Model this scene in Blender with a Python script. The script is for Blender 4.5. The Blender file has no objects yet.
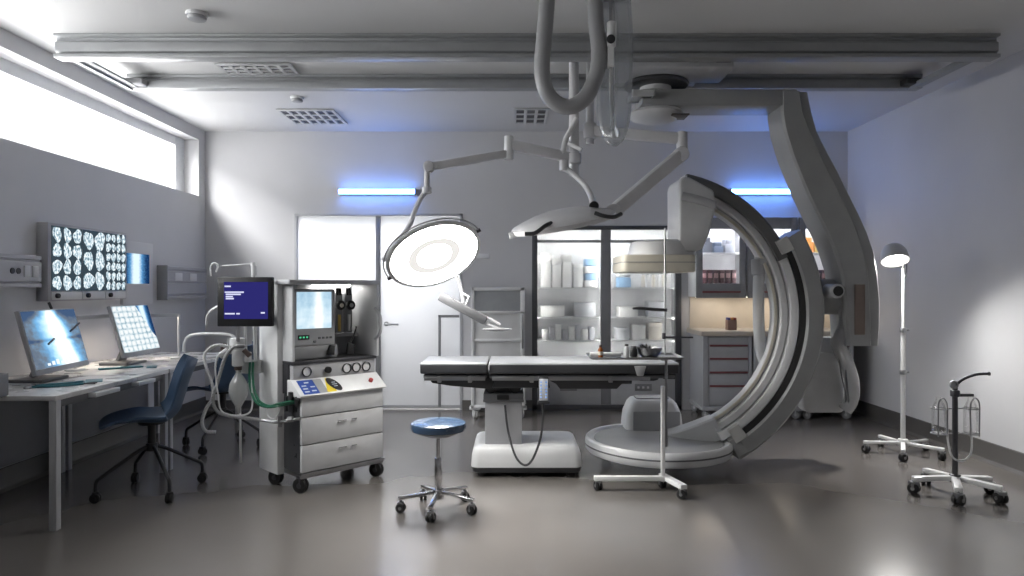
import bpy, bmesh, math, random
from mathutils import Vector, Matrix, Quaternion
R = math.radians
PI = math.pi
sc = bpy.context.scene
COL = sc.collection
FOC = 700.0
CAMZ = 1.4
random.seed(7)


def P(px, py, Y):
    """a measured point of the room: what the photograph shows at px, py, standing Y metres away"""
    return Vector(((px - 512) / FOC * Y, Y, CAMZ - (py - 288) / FOC * Y))


# ------------------------------------------------------------------ materials
MATS = {}


def lin(c):
    return tuple(((v / 255.0) / 12.92 if v / 255.0 <= .04045 else ((v / 255.0 + .055) / 1.055) ** 2.4) for v in c)


def mat(name, rgb, rough=.5, metal=0.0, var=.06, nscale=6.0, bump=0.0, rvar=.08, coat=0.0, spec=.5):
    if name in MATS:
        return MATS[name]
    m = bpy.data.materials.new(name)
    m.use_nodes = True
    nt = m.node_tree
    b = nt.nodes['Principled BSDF']
    tc = nt.nodes.new('ShaderNodeTexCoord')
    nz = nt.nodes.new('ShaderNodeTexNoise')
    nz.inputs['Scale'].default_value = nscale
    nz.inputs['Detail'].default_value = 4
    nt.links.new(tc.outputs['Object'], nz.inputs['Vector'])
    r = nt.nodes.new('ShaderNodeValToRGB')
    c = lin(rgb)
    lo = tuple(max(0, v * (1 - var)) for v in c)
    hi = tuple(min(1, v * (1 + var)) for v in c)
    r.color_ramp.elements[0].position = .3
    r.color_ramp.elements[1].position = .7
    r.color_ramp.elements[0].color = (*lo, 1)
    r.color_ramp.elements[1].color = (*hi, 1)
    nt.links.new(nz.outputs['Fac'], r.inputs['Fac'])
    nt.links.new(r.outputs['Color'], b.inputs['Base Color'])
    mr = nt.nodes.new('ShaderNodeMapRange')
    mr.inputs['To Min'].default_value = max(.02, rough - rvar)
    mr.inputs['To Max'].default_value = min(1, rough + rvar)
    nt.links.new(nz.outputs['Fac'], mr.inputs['Value'])
    nt.links.new(mr.outputs['Result'], b.inputs['Roughness'])
    b.inputs['Metallic'].default_value = metal
    b.inputs['Coat Weight'].default_value = coat
    b.inputs['Specular IOR Level'].default_value = spec
    if bump:
        bp = nt.nodes.new('ShaderNodeBump')
        bp.inputs['Strength'].default_value = bump
        bp.inputs['Distance'].default_value = .01
        n2 = nt.nodes.new('ShaderNodeTexNoise')
        n2.inputs['Scale'].default_value = nscale * 8
        nt.links.new(tc.outputs['Object'], n2.inputs['Vector'])
        nt.links.new(n2.outputs['Fac'], bp.inputs['Height'])
        nt.links.new(bp.outputs['Normal'], b.inputs['Normal'])
    MATS[name] = m
    return m


def emit(name, rgb, strength):
    if name in MATS:
        return MATS[name]
    m = bpy.data.materials.new(name)
    m.use_nodes = True
    nt = m.node_tree
    nt.nodes.clear()
    o = nt.nodes.new('ShaderNodeOutputMaterial')
    e = nt.nodes.new('ShaderNodeEmission')
    e.inputs['Color'].default_value = (*lin(rgb), 1)
    e.inputs['Strength'].default_value = strength
    nt.links.new(e.outputs[0], o.inputs[0])
    MATS[name] = m
    return m


def glass(name, rgb=(255, 255, 255), refl=.12, rough=.02, milk=0.0):
    """thin clear pane or hose: straight-through light, a surface reflection, a little milkiness"""
    if name in MATS:
        return MATS[name]
    m = bpy.data.materials.new(name)
    m.use_nodes = True
    nt = m.node_tree
    nt.nodes.clear()
    o = nt.nodes.new('ShaderNodeOutputMaterial')
    t = nt.nodes.new('ShaderNodeBsdfTransparent')
    t.inputs['Color'].default_value = (*lin(rgb), 1)
    g = nt.nodes.new('ShaderNodeBsdfGlossy')
    g.inputs['Roughness'].default_value = rough
    lw = nt.nodes.new('ShaderNodeLayerWeight')
    lw.inputs['Blend'].default_value = .35
    mr = nt.nodes.new('ShaderNodeMapRange')
    mr.inputs['To Min'].default_value = refl * .4
    mr.inputs['To Max'].default_value = min(1, refl * 4)
    nt.links.new(lw.outputs['Fresnel'], mr.inputs['Value'])
    mx = nt.nodes.new('ShaderNodeMixShader')
    nt.links.new(mr.outputs['Result'], mx.inputs['Fac'])
    nt.links.new(t.outputs[0], mx.inputs[1])
    nt.links.new(g.outputs[0], mx.inputs[2])
    last = mx
    if milk:
        d = nt.nodes.new('ShaderNodeBsdfDiffuse')
        d.inputs['Color'].default_value = (*lin(rgb), 1)
        m2 = nt.nodes.new('ShaderNodeMixShader')
        m2.inputs['Fac'].default_value = milk
        nt.links.new(mx.outputs[0], m2.inputs[1])
        nt.links.new(d.outputs[0], m2.inputs[2])
        last = m2
    nt.links.new(last.outputs[0], o.inputs[0])
    MATS[name] = m
    return m


def frosted(name, rgb, gloss=.12):
    """satin glass: passes light diffusely, with a soft surface sheen"""
    m = bpy.data.materials.new(name)
    m.use_nodes = True
    nt = m.node_tree
    nt.nodes.clear()
    o = nt.nodes.new('ShaderNodeOutputMaterial')
    t = nt.nodes.new('ShaderNodeBsdfTranslucent')
    t.inputs['Color'].default_value = (*lin(rgb), 1)
    d = nt.nodes.new('ShaderNodeBsdfDiffuse')
    d.inputs['Color'].default_value = (*lin(rgb), 1)
    g = nt.nodes.new('ShaderNodeBsdfGlossy')
    g.inputs['Roughness'].default_value = .15
    a = nt.nodes.new('ShaderNodeMixShader')
    a.inputs['Fac'].default_value = .5
    nt.links.new(t.outputs[0], a.inputs[1])
    nt.links.new(d.outputs[0], a.inputs[2])
    b = nt.nodes.new('ShaderNodeMixShader')
    b.inputs['Fac'].default_value = gloss
    nt.links.new(a.outputs[0], b.inputs[1])
    nt.links.new(g.outputs[0], b.inputs[2])
    nt.links.new(b.outputs[0], o.inputs[0])
    return m


class NT:
    """tiny node-expression helper for screens"""
    def __init__(s, name):
        s.m = bpy.data.materials.new(name)
        s.m.use_nodes = True
        s.nt = s.m.node_tree
        s.nt.nodes.clear()
        tc = s.nt.nodes.new('ShaderNodeTexCoord')
        s.gen = tc.outputs['Generated']
        sp = s.nt.nodes.new('ShaderNodeSeparateXYZ')
        s.nt.links.new(s.gen, sp.inputs[0])
        s.x, s.y, s.z = sp.outputs

    def op(s, o, a, b=0.0):
        n = s.nt.nodes.new('ShaderNodeMath')
        n.operation = o
        for i, v in enumerate((a, b)):
            if isinstance(v, (int, float)):
                n.inputs[i].default_value = v
            else:
                s.nt.links.new(v, n.inputs[i])
        return n.outputs[0]

    def gauss(s, v, c, w):
        d = s.op('DIVIDE', s.op('SUBTRACT', v, c), w)
        return s.op('POWER', 2.718, s.op('MULTIPLY', s.op('MULTIPLY', d, d), -1.0))

    def noise(s, scale, detail=3):
        n = s.nt.nodes.new('ShaderNodeTexNoise')
        n.inputs['Scale'].default_value = scale
        n.inputs['Detail'].default_value = detail
        s.nt.links.new(s.gen, n.inputs['Vector'])
        return n.outputs['Fac']

    def out(s, v, stops, strength):
        r = s.nt.nodes.new('ShaderNodeValToRGB')
        el = r.color_ramp.elements
        while len(el) < len(stops):
            el.new(.5)
        for e, (p, c) in zip(el, stops):
            e.position = p
            e.color = (*lin(c), 1)
        s.nt.links.new(v, r.inputs['Fac'])
        e = s.nt.nodes.new('ShaderNodeEmission')
        e.inputs['Strength'].default_value = strength
        s.nt.links.new(r.outputs['Color'], e.inputs['Color'])
        o = s.nt.nodes.new('ShaderNodeOutputMaterial')
        s.nt.links.new(e.outputs[0], o.inputs[0])
        return s.m


WHITE = mat('white_plastic', (214, 215, 216), .35)
OFFWHITE = mat('offwhite_paint', (196, 197, 198), .4)
CREAM = mat('cream_plastic', (205, 200, 186), .4)
LGREY = mat('light_grey_paint', (168, 169, 172), .45)
GREY = mat('grey_paint', (128, 129, 132), .45)
MGREY = mat('mid_grey_plastic', (96, 97, 100), .45)
DGREY = mat('dark_grey_plastic', (52, 53, 56), .45)
BLACK = mat('black_rubber', (20, 20, 22), .5)
CHROME = mat('chrome_steel', (200, 200, 202), .2, 1.0)
STEEL = mat('brushed_steel', (160, 161, 163), .35, 1.0)
ALU = mat('aluminium_profile', (150, 152, 154), .45, .6)
DSTEEL = mat('dark_steel', (84, 84, 88), .4, .7)
WHITEMETAL = mat('white_enamel', (222, 222, 222), .3)
GLASS = glass('clear_glass')
CLEARTUBE = glass('clear_hose', (240, 241, 242), .3, .1, .34)
MILKTUBE = glass('milky_hose', (226, 228, 230), .3, .15, .55)


# ------------------------------------------------------------------ mesh builder
class B:
    def __init__(s):
        s.bm = bmesh.new()
        s.mi = 0

    def add(s, t, M=None):
        for f in t.faces:
            f.material_index = s.mi
        if M is not None:
            t.transform(M)
        me = bpy.data.meshes.new('tmp')
        t.to_mesh(me)
        t.free()
        s.bm.from_mesh(me)
        bpy.data.meshes.remove(me)
        return s

    def box(s, lo, hi, bev=0.0, M=None, seg=2):
        t = bmesh.new()
        bmesh.ops.create_cube(t, size=1)
        lo, hi = Vector(lo), Vector(hi)
        c, d = (lo + hi) / 2, hi - lo
        for v in t.verts:
            v.co = Vector((v.co.x * d.x + c.x, v.co.y * d.y + c.y, v.co.z * d.z + c.z))
        if bev:
            bev = min(bev, .49 * min(abs(d.x), abs(d.y), abs(d.z)))
            bmesh.ops.bevel(t, geom=t.edges[:], offset=bev, segments=seg, profile=.5, affect='EDGES')
        return s.add(t, M)

    def prism(s, poly, axis, d0, d1, bev=0.0, M=None, seg=2):
        """polygon (a, b) extruded along an axis: 'x' -> (y, z), 'y' -> (x, z), 'z' -> (x, y)"""
        t = bmesh.new()

        def mk(a, b, d):
            return {'x': (d, a, b), 'y': (a, d, b), 'z': (a, b, d)}[axis]
        v0 = [t.verts.new(mk(a, b, d0)) for a, b in poly]
        v1 = [t.verts.new(mk(a, b, d1)) for a, b in poly]
        n = len(poly)
        f0 = t.faces.new(v0)
        f1 = t.faces.new(v1[::-1])
        for i in range(n):
            t.faces.new((v0[i], v1[i], v1[(i + 1) % n], v0[(i + 1) % n]))
        bmesh.ops.recalc_face_normals(t, faces=t.faces[:])
        if bev:
            ed = [e for e in t.edges if (e.calc_face_angle(0) > .5 or len(poly) > 12 and (e in f0.edges[:] or e in f1.edges[:]))]
            bmesh.ops.bevel(t, geom=ed, offset=bev, segments=seg, profile=.5, affect='EDGES')
        return s.add(t, M)

    def tube(s, pts, r, seg=10, cap=True, M=None, rs=None):
        t = bmesh.new()
        pts = [Vector(p) for p in pts]
        n = len(pts)
        tg = []
        for i in range(n):
            a, b = pts[max(0, i - 1)], pts[min(n - 1, i + 1)]
            d = b - a
            tg.append(d.normalized() if d.length > 1e-9 else Vector((0, 0, 1)))
        up = Vector((0, 0, 1)) if abs(tg[0].z) < .9 else Vector((1, 0, 0))
        u = tg[0].cross(up).normalized()
        rings = []
        for i in range(n):
            if i:
                ax = tg[i - 1].cross(tg[i])
                if ax.length > 1e-7:
                    u = Quaternion(ax.normalized(), tg[i - 1].angle(tg[i])) @ u
            u = (u - tg[i] * u.dot(tg[i])).normalized()
            w = tg[i].cross(u)
            rr = rs[i] if rs else r
            rings.append([t.verts.new(pts[i] + (u * math.cos(2 * PI * k / seg) + w * math.sin(2 * PI * k / seg)) * rr) for k in range(seg)])
        for i in range(n - 1):
            for k in range(seg):
                t.faces.new((rings[i][k], rings[i][(k + 1) % seg], rings[i + 1][(k + 1) % seg], rings[i + 1][k]))
        if cap:
            t.faces.new(rings[0][::-1])
            t.faces.new(rings[-1])
        bmesh.ops.recalc_face_normals(t, faces=t.faces[:])
        return s.add(t, M)

    def cyl(s, a, b, r, seg=16, r2=None, bev=0.0):
        a, b = Vector(a), Vector(b)
        r2 = r if r2 is None else r2
        if bev:
            d = (b - a).normalized()
            pts = [a, a + d * bev * .3, a + d * bev, b - d * bev, b - d * bev * .3, b]
            return s.tube(pts, r, seg, rs=[r - bev, r - bev * .3, r, r2, r2 - bev * .3, r2 - bev])
        return s.tube([a, b], r, seg, rs=[r, r2])

    def bar(s, a, b, w, h, bev=.004):
        """box section from a to b, w across and h high"""
        a, b = Vector(a), Vector(b)
        d = b - a
        L = d.length
        z = d.normalized()
        up = Vector((0, 0, 1)) if abs(z.z) < .95 else Vector((0, 1, 0))
        x = up.cross(z).normalized()
        y = z.cross(x)
        M = Matrix(((x.x, y.x, z.x, a.x), (x.y, y.y, z.y, a.y), (x.z, y.z, z.z, a.z), (0, 0, 0, 1)))
        return s.box((-w / 2, -h / 2, 0), (w / 2, h / 2, L), bev, M)

    def lathe(s, prof, origin=(0, 0, 0), axis=(0, 0, 1), seg=32, M=None):
        """profile of (radius, height) turned about an axis"""
        t = bmesh.new()
        rings = []
        for r, h in prof:
            if r < 1e-6:
                rings.append([t.verts.new((0, 0, h))])
            else:
                rings.append([t.verts.new((r * math.cos(2 * PI * k / seg), r * math.sin(2 * PI * k / seg), h)) for k in range(seg)])
        for a, b in zip(rings, rings[1:]):
            for k in range(seg):
                k2 = (k + 1) % seg
                if len(a) == 1 and len(b) == 1:
                    continue
                if len(a) == 1:
                    t.faces.new((a[0], b[k], b[k2]))
                elif len(b) == 1:
                    t.faces.new((a[k], b[0], a[k2]))
                else:
                    t.faces.new((a[k], b[k], b[k2], a[k2]))
        if len(rings[0]) > 1 and len(rings[-1]) > 1:
            for k in range(seg):
                k2 = (k + 1) % seg
                t.faces.new((rings[-1][k], rings[0][k], rings[0][k2], rings[-1][k2]))
        elif len(rings[0]) > 1:
            t.faces.new(rings[0])
        elif len(rings[-1]) > 1:
            t.faces.new(rings[-1][::-1])
        bmesh.ops.recalc_face_normals(t, faces=t.faces[:])
        q = Vector((0, 0, 1)).rotation_difference(Vector(axis).normalized())
        X = Matrix.Translation(Vector(origin)) @ q.to_matrix().to_4x4()
        return s.add(t, X if M is None else M @ X)

    def arc(s, prof, cx, cz, a0, a1, n=48):
        """closed profile of (radius, y) swept about the y axis through cx, cz; angles from +x towards +z"""
        t = bmesh.new()
        rings = []
        for i in range(n + 1):
            a = R(a0 + (a1 - a0) * i / n)
            rings.append([t.verts.new((cx + r * math.cos(a), y, cz + r * math.sin(a))) for r, y in prof])
        m = len(prof)
        for i in range(n):
            for k in range(m):
                t.faces.new((rings[i][k], rings[i][(k + 1) % m], rings[i + 1][(k + 1) % m], rings[i + 1][k]))
        t.faces.new(rings[0])
        t.faces.new(rings[-1][::-1])
        bmesh.ops.recalc_face_normals(t, faces=t.faces[:])
        return s.add(t)

    def loft(s, sections, cap=True, closed=True):
        t = bmesh.new()
        rings = [[t.verts.new(p) for p in sec] for sec in sections]
        m = len(rings[0])
        for a, b in zip(rings, rings[1:]):
            for k in range(m if closed else m - 1):
                t.faces.new((a[k], a[(k + 1) % m], b[(k + 1) % m], b[k]))
        if cap and closed:
            t.faces.new(rings[0])
            t.faces.new(rings[-1][::-1])
        bmesh.ops.recalc_face_normals(t, faces=t.faces[:])
        return s.add(t)

    def quad(s, a, b, c, d):
        t = bmesh.new()
        t.faces.new([t.verts.new(p) for p in (a, b, c, d)])
        return s.add(t)

    def poly(s, pts):
        t = bmesh.new()
        t.faces.new([t.verts.new(p) for p in pts])
        return s.add(t)


def crom(pts, n=8):
    pts = [Vector(p) for p in pts]
    q = [pts[0] * 2 - pts[1]] + pts + [pts[-1] * 2 - pts[-2]]
    out = []
    for i in range(1, len(q) - 2):
        for k in range(n):
            t = k / n
            a, b, c, d = q[i - 1], q[i], q[i + 1], q[i + 2]
            out.append(.5 * ((2 * b) + (c - a) * t + (2 * a - 5 * b + 4 * c - d) * t * t + (3 * b - a - 3 * c + d) * t ** 3))
    out.append(pts[-1])
    return out


def resample(pts, step):
    out = [pts[0].copy()]
    need = step
    for a, b in zip(pts, pts[1:]):
        d = (b - a).length
        pos = 0.0
        while d - pos >= need:
            pos += need
            out.append(a + (b - a) * (pos / d))
            need = step
        need -= d - pos
    out.append(pts[-1].copy())
    return out


def corrugated(b, pts, r, pitch=.012, depth=.18, seg=10):
    p = resample(crom(pts, 12), pitch / 2)
    rs = [r * (1 + (depth / 2 if i % 2 else -depth / 2)) for i in range(len(p))]
    b.tube(p, r, seg, rs=rs)
    return b


ROOTS = {}


def thing(name, label, cat, loc=(0, 0, 0), rotz=0.0, group=None):
    o = bpy.data.objects.new(name, None)
    o.empty_display_size = .1
    COL.objects.link(o)
    o.location = loc
    o.rotation_euler = (0, 0, rotz)
    o['label'] = label
    o['category'] = cat
    if group:
        o['group'] = group
    ROOTS[o.name] = Matrix.Translation(Vector(loc)) @ Matrix.Rotation(rotz, 4, 'Z')
    return o


def obj(name, b, mats, parent=None, world=False, label=None):
    me = bpy.data.meshes.new(name)
    bm = b.bm
    for f in bm.faces:
        f.smooth = True
    for e in bm.edges:
        if len(e.link_faces) != 2 or e.calc_face_angle(0) > .62:
            e.smooth = False
    bm.to_mesh(me)
    bm.free()
    for m in (mats if isinstance(mats, (list, tuple)) else [mats]):
        me.materials.append(m)
    o = bpy.data.objects.new(name, me)
    COL.objects.link(o)
    if parent is not None:
        o.parent = parent
        if world and parent.type == 'EMPTY':
            o.matrix_parent_inverse = ROOTS[parent.name].inverted()
    if label:
        o['label'] = label
    return o


def tag(o, label, cat, group=None):
    o['label'] = label
    o['category'] = cat
    if group:
        o['group'] = group
    return o


def struct(name, b, m, parent=None):
    o = obj(name, b, m, parent)
    if parent is None:
        o['kind'] = 'structure'
    return o


def dup(root, loc, rotz=0.0, label=None, group=None):
    r = root.copy()
    COL.objects.link(r)
    r.location = loc
    r.rotation_euler = (0, 0, rotz)
    if label:
        r['label'] = label
    if group:
        r['group'] = group
    for ch in list(root.children):
        c = ch.copy()
        COL.objects.link(c)
        c.parent = r
        for g in list(ch.children):
            d = g.copy()
            COL.objects.link(d)
            d.parent = c
    return r


def light(name, kind, loc, energy, color=(1, 1, 1), size=.2, size_y=None, direction=(0, 0, -1), spot=None, blend=.5):
    l = bpy.data.lights.new(name, kind)
    l.energy = energy
    l.color = color
    if kind == 'AREA':
        l.shape = 'RECTANGLE' if size_y else 'DISK'
        l.size = size
        if size_y:
            l.size_y = size_y
    else:
        l.shadow_soft_size = size
    if kind == 'SPOT':
        l.spot_size = R(spot)
        l.spot_blend = blend
    o = bpy.data.objects.new(name, l)
    COL.objects.link(o)
    o.location = loc
    o.rotation_euler = Vector(direction).to_track_quat('-Z', 'Y').to_euler()
    return o


def caster(loc, r, parent, ang=0.0, fork=None, wheel=None, world=False, w=.022):
    """a small swivel caster: wheel with its fork; loc is the floor point under it"""
    x, y, z = loc
    d = Vector((math.cos(ang), math.sin(ang), 0))
    c = Vector((x, y, z + r))
    b = B()
    b.cyl(c - d * w, c - d * w * .15, r, 20, bev=r * .15)
    b.cyl(c + d * w * .15, c + d * w, r, 20, bev=r * .15)
    wh = obj('caster', b, wheel or BLACK, parent, world)
    b = B()
    b.cyl(c - d * w * 1.1, c + d * w * 1.1, r * .35, 12)
    b.box(c - Vector((w * .9, w * .9, -r * .1)), c + Vector((w * .9, w * .9, r * 1.25)), .004)
    b.cyl(c + Vector((0, 0, r * 1.2)), c + Vector((0, 0, r * 1.75)), r * .28, 10)
    obj('fork', b, fork or STEEL, wh)
    return wh
# ------------------------------------------------------------------ the room
XL, XR, YB, YF, H = -3.53, 3.86, 8.05, -2.6, 3.2
WALL = mat('wall_paint', (190, 190, 192), .55, var=.03, nscale=2.0, bump=.03)
CEIL = mat('ceiling_paint', (208, 208, 208), .6, var=.02, nscale=1.5)


def floor_material():
    m = mat('polished_concrete', (104, 100, 97), .20, var=.06, nscale=.7, rvar=.04, spec=1.0)
    return m


FLOOR = floor_material()
BASE = mat('coved_skirting', (84, 82, 80), .4)
b = B()
b.box((XL - .3, YF - .3, -.12), (XR + .3, YB + 1.2, 0))
struct('floor', b, FLOOR)
b = B()
b.box((XL - .3, YF - .3, H), (XR + .3, YB + .3, H + .15))
struct('ceiling', b, CEIL)
WZ0, WZ1, WY0, WY1 = 2.437, 3.07, .9, 7.89
b = B()
b.box((XL - .3, YF - .3, 0), (XL, YB + .3, WZ0))
b.box((XL - .3, YF - .3, WZ1), (XL, YB + .3, H))
b.box((XL - .3, WY1, WZ0), (XL, YB + .3, WZ1))
b.box((XL - .3, YF - .3, WZ0), (XL, WY0, WZ1))
struct('wall_left', b, WALL)
b = B()
b.box((XR, YF - .3, 0), (XR + .2, YB + .3, H))
struct('wall_right', b, WALL)
b = B()
b.box((XL, YF - .2, 0), (XR, YF, H))
struct('wall_front', b, WALL)
# back wall with the door opening and the opening of the glazed store cupboard
DX0, DX1, DZ = -2.50, -.57, 2.255
KX0, KX1, KZ = .23, 1.945, 2.115
b = B()
b.box((XL, YB, 0), (DX0, YB + .2, H))
b.box((DX0, YB, DZ), (DX1, YB + .2, H))
b.box((DX1, YB, 0), (KX0, YB + .2, H))
b.box((KX0, YB, KZ), (KX1, YB + .2, H))
b.box((KX1, YB, 0), (XR, YB + .2, H))
struct('wall_back', b, WALL)
BH = .155


def cove(ax, lo, hi, side):
    b = B()
    if ax == 'y':
        s = side
        x = XR if s > 0 else XL
        b.prism([(x, .0), (x - s * .05, 0), (x - s * .022, .018), (x - s * .012, .05), (x - s * .01, BH - .006), (x - s * .004, BH), (x, BH)], 'y', lo, hi)
    else:
        b.prism([(YB, .0), (YB - .05, 0), (YB - .022, .018), (YB - .012, .05), (YB - .01, .104), (YB - .004, .11), (YB, .11)], 'x', lo, hi)
    return b


struct('baseboard_left', cove('y', YF, YB, -1), BASE)
struct('baseboard_right', cove('y', YF, YB, 1), BASE)
b = cove('x', XL, DX0, 0)
b.bm.from_mesh(bpy.data.meshes.new('none'))
c2 = cove('x', DX1, KX0, 0)
me = bpy.data.meshes.new('t')
c2.bm.to_mesh(me)
b.bm.from_mesh(me)
struct('baseboard_back', b, BASE)

# window: a long strip of daylight high in the left wall
WX = -3.725
w1 = bpy.data.objects.new('window_1', None)
COL.objects.link(w1)
w1['kind'] = 'structure'
ROOTS[w1.name] = Matrix()
b = B()
fr = .055
b.box((WX - .03, WY0 + fr, WZ0), (WX + .027, WY1 - .2, WZ0 + fr), .004)
b.box((WX - .03, WY0 + fr, WZ1 - .10), (WX + .027, WY1 - .2, WZ1), .004)
b.box((WX - .03, WY1 - .2, WZ0), (WX + .03, WY1, WZ1), .006)
b.box((WX - .03, WY0, WZ0), (WX + .03, WY0 + fr, WZ1), .006)
for y in (2.2, 4.6):
    b.box((WX - .03, y - .03, WZ0), (WX + .01, y + .03, WZ1), .006)
obj('window_frame', b, WHITE, w1)
b = B()
b.box((WX - .004, WY0 + .04, WZ0 + .04), (WX + .004, WY1 - .06, WZ1 - .04))
obj('window_pane', b, GLASS, w1)

# double door with frosted leaves, corridor behind with an added lamp for brightness
d1 = bpy.data.objects.new('door_1', None)
COL.objects.link(d1)
d1['kind'] = 'structure'
ROOTS[d1.name] = Matrix()
FROST = frosted('frosted_glass', (236, 237, 239))
b = B()
b.box((DX0, YB - .012, 0), (DX0 + .028, YB + .1, DZ), .004)
b.box((DX1 - .03, YB - .012, 0), (DX1, YB + .1, DZ), .004)
b.box((DX0, YB - .012, DZ - .026), (DX1, YB + .1, DZ), .004)
obj('door_frame', b, LGREY, d1)
xm0, xm1 = (375.5 - 512) / 87., (380 - 512) / 87.
b = B()
b.box((xm0, YB + .0, .0), (xm1, YB + .07, DZ - .02), .004)
obj('meeting_stile', b, GREY, d1)
for (x0, x1) in ((DX0 + .03, xm0 - .002), (xm1 + .002, DX1 - .03)):
    b = B()
    b.box((x0, YB + .03, .03), (x1, YB + .05, DZ - .03), .003)
    lf = obj('door_leaf', b, FROST, d1)
    b = B()
    b.box((x0, YB + .02, .012), (x1, YB + .06, .05), .003)
    obj('bottom_rail', b, LGREY, lf)
hx = (386 - 512) / 87.
hz = 1.4 - (324 - 288) / 87.
b = B()
b.cyl((hx, YB + .03, hz), (hx, YB - .05, hz), .012)
b.cyl((hx, YB + .03, hz), (hx, YB + .015, hz), .028)
b.tube(crom([(hx, YB - .045, hz), (hx + .03, YB - .055, hz), (hx + .15, YB - .05, hz - .005)]), .011)
obj('door_handle', b, STEEL, d1)
hx0, hx1, hz1 = (438 - 512) / 87., (459 - 512) / 87., 1.4 - (315 - 288) / 87.
b = B()
b.box((hx0, YB + .015, .03), (hx0 + .03, YB + .031, hz1), .002)
b.box((hx0, YB + .015, hz1 - .03), (hx1, YB + .031, hz1), .002)
obj('hatch_frame', b, GREY, d1)
b = B()
for lo, hi in (((DX0 - .1, YB + 1.0, 0), (DX1 + .1, YB + 1.05, 2.7)), ((DX0 - .15, YB + .2, 0), (DX0 - .1, YB + 1.05, 2.7)),
               ((DX1 + .1, YB + .2, 0), (DX1 + .15, YB + 1.05, 2.7)), ((DX0 - .15, YB + .2, 2.7), (DX1 + .15, YB + 1.05, 2.75))):
    b.box(lo, hi)
struct('wall_corridor', b, OFFWHITE)

# plate beside the door
b = B()
c = P(483, 256, YB - .008)
b.box((c.x - .07, YB - .014, c.z - .028), (c.x + .07, YB, c.z + .028), .004)
tag(obj('door_plate', b, WHITE), 'small white rectangular plate on the back wall right of the double door', 'wall plate')

# ------------------------------------------------------------------ blue light bars
BLUE = emit('cold_tube', (96, 150, 255), 17.0)
for (x0, x1, lab) in ((338, 416, 'glowing blue-white light bar on the back wall above the frosted double door'),
                      (730, 797, 'glowing blue-white light bar on the back wall seen through the ring of the imaging arm')):
    a, c = P(x0, 191.5, YB - .07), P(x1, 191.5, YB - .07)
    t = thing('wall_light_bar', lab, 'light', ((a.x + c.x) / 2, YB, a.z), group='blue light bars on the back wall')
    b = B()
    b.box((a.x, YB - .045, a.z - .03), (c.x, YB, a.z + .03), .006)
    obj('housing', b, LGREY, t, True)
    b = B()
    b.cyl((a.x + .01, YB - .07, a.z), (c.x - .01, YB - .07, a.z), .028, 16)
    obj('tube', b, BLUE, t, True)
    for x in (a.x, c.x - .012):
        b = B()
        b.box((x, YB - .1, a.z - .034), (x + .012, YB - .02, a.z + .034), .004)
        obj('end_cap', b, LGREY, t, True)
a, c = P(718, 90, 6.36), P(752, 90, 6.36)
t = thing('ceiling_light_bar', 'short blue light bar on the ceiling behind the rails, above the imaging arm beam', 'light', ((a.x + c.x + .4) / 2, 6.4, H))
b = B()
b.box((a.x, 6.36, H - .03), (c.x + .4, 6.46, H), .005)
obj('housing', b, LGREY, t, True)
b = B()
b.box((a.x + .01, 6.375, H - .042), (c.x + .39, 6.445, H - .029), .004)
obj('diffuser', b, emit('cold_tube_dim', (100, 150, 255), 3.0), t, True)

# ------------------------------------------------------------------ ceiling: rails, vents, detectors
t = thing('ceiling_rail_gantry', 'long grey double rail frame fixed under the ceiling across the room', 'rail', (0, 5.4, H))
AL2 = mat('rail_paint', (150, 152, 154), .4, .2)


def ybeam(b, poly, x0, x1):
    b.prism(poly, 'x', x0, x1, .003)


b = B()
ybeam(b, [(y + .08, z) for y, z in ((4.86, 3.2), (4.86, 3.182), (4.90, 3.178), (4.90, 3.155), (4.88, 3.145), (4.88, 3.08), (4.90, 3.07), (4.90, 3.06), (4.86, 3.055), (4.86, 3.03),
          (4.97, 3.03), (4.97, 3.055), (4.94, 3.06), (4.94, 3.178), (4.97, 3.182), (4.97, 3.2))], -3.24, 3.45)
obj('front_rail', b, AL2, t, True)
b = B()
ybeam(b, [(5.88, 3.2), (5.88, 3.175), (5.91, 3.17), (5.91, 3.15), (5.88, 3.145), (5.88, 3.08), (5.98, 3.08), (5.98, 3.2)], -3.24, 3.45)
obj('rear_rail', b, AL2, t, True)
for x, nm in ((-3.19, 'l'), (3.39, 'r')):
    b = B()
    b.box((x - .05, 5.0, 3.07), (x - .01, 5.92, 3.11), .004)
    b.box((x - .02, 5.0, 3.085), (x + .05, 5.92, 3.10), .004)
    obj('end_beam', b, AL2, t, True)
    b = B()
    b.box((x - .13 if x > 0 else x - .04, 5.78, 3.09), (x + .04 if x > 0 else x + .13, 5.885, 3.14), .008)
    obj('end_stop', b, LGREY if x < 0 else DGREY, t, True)

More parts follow.
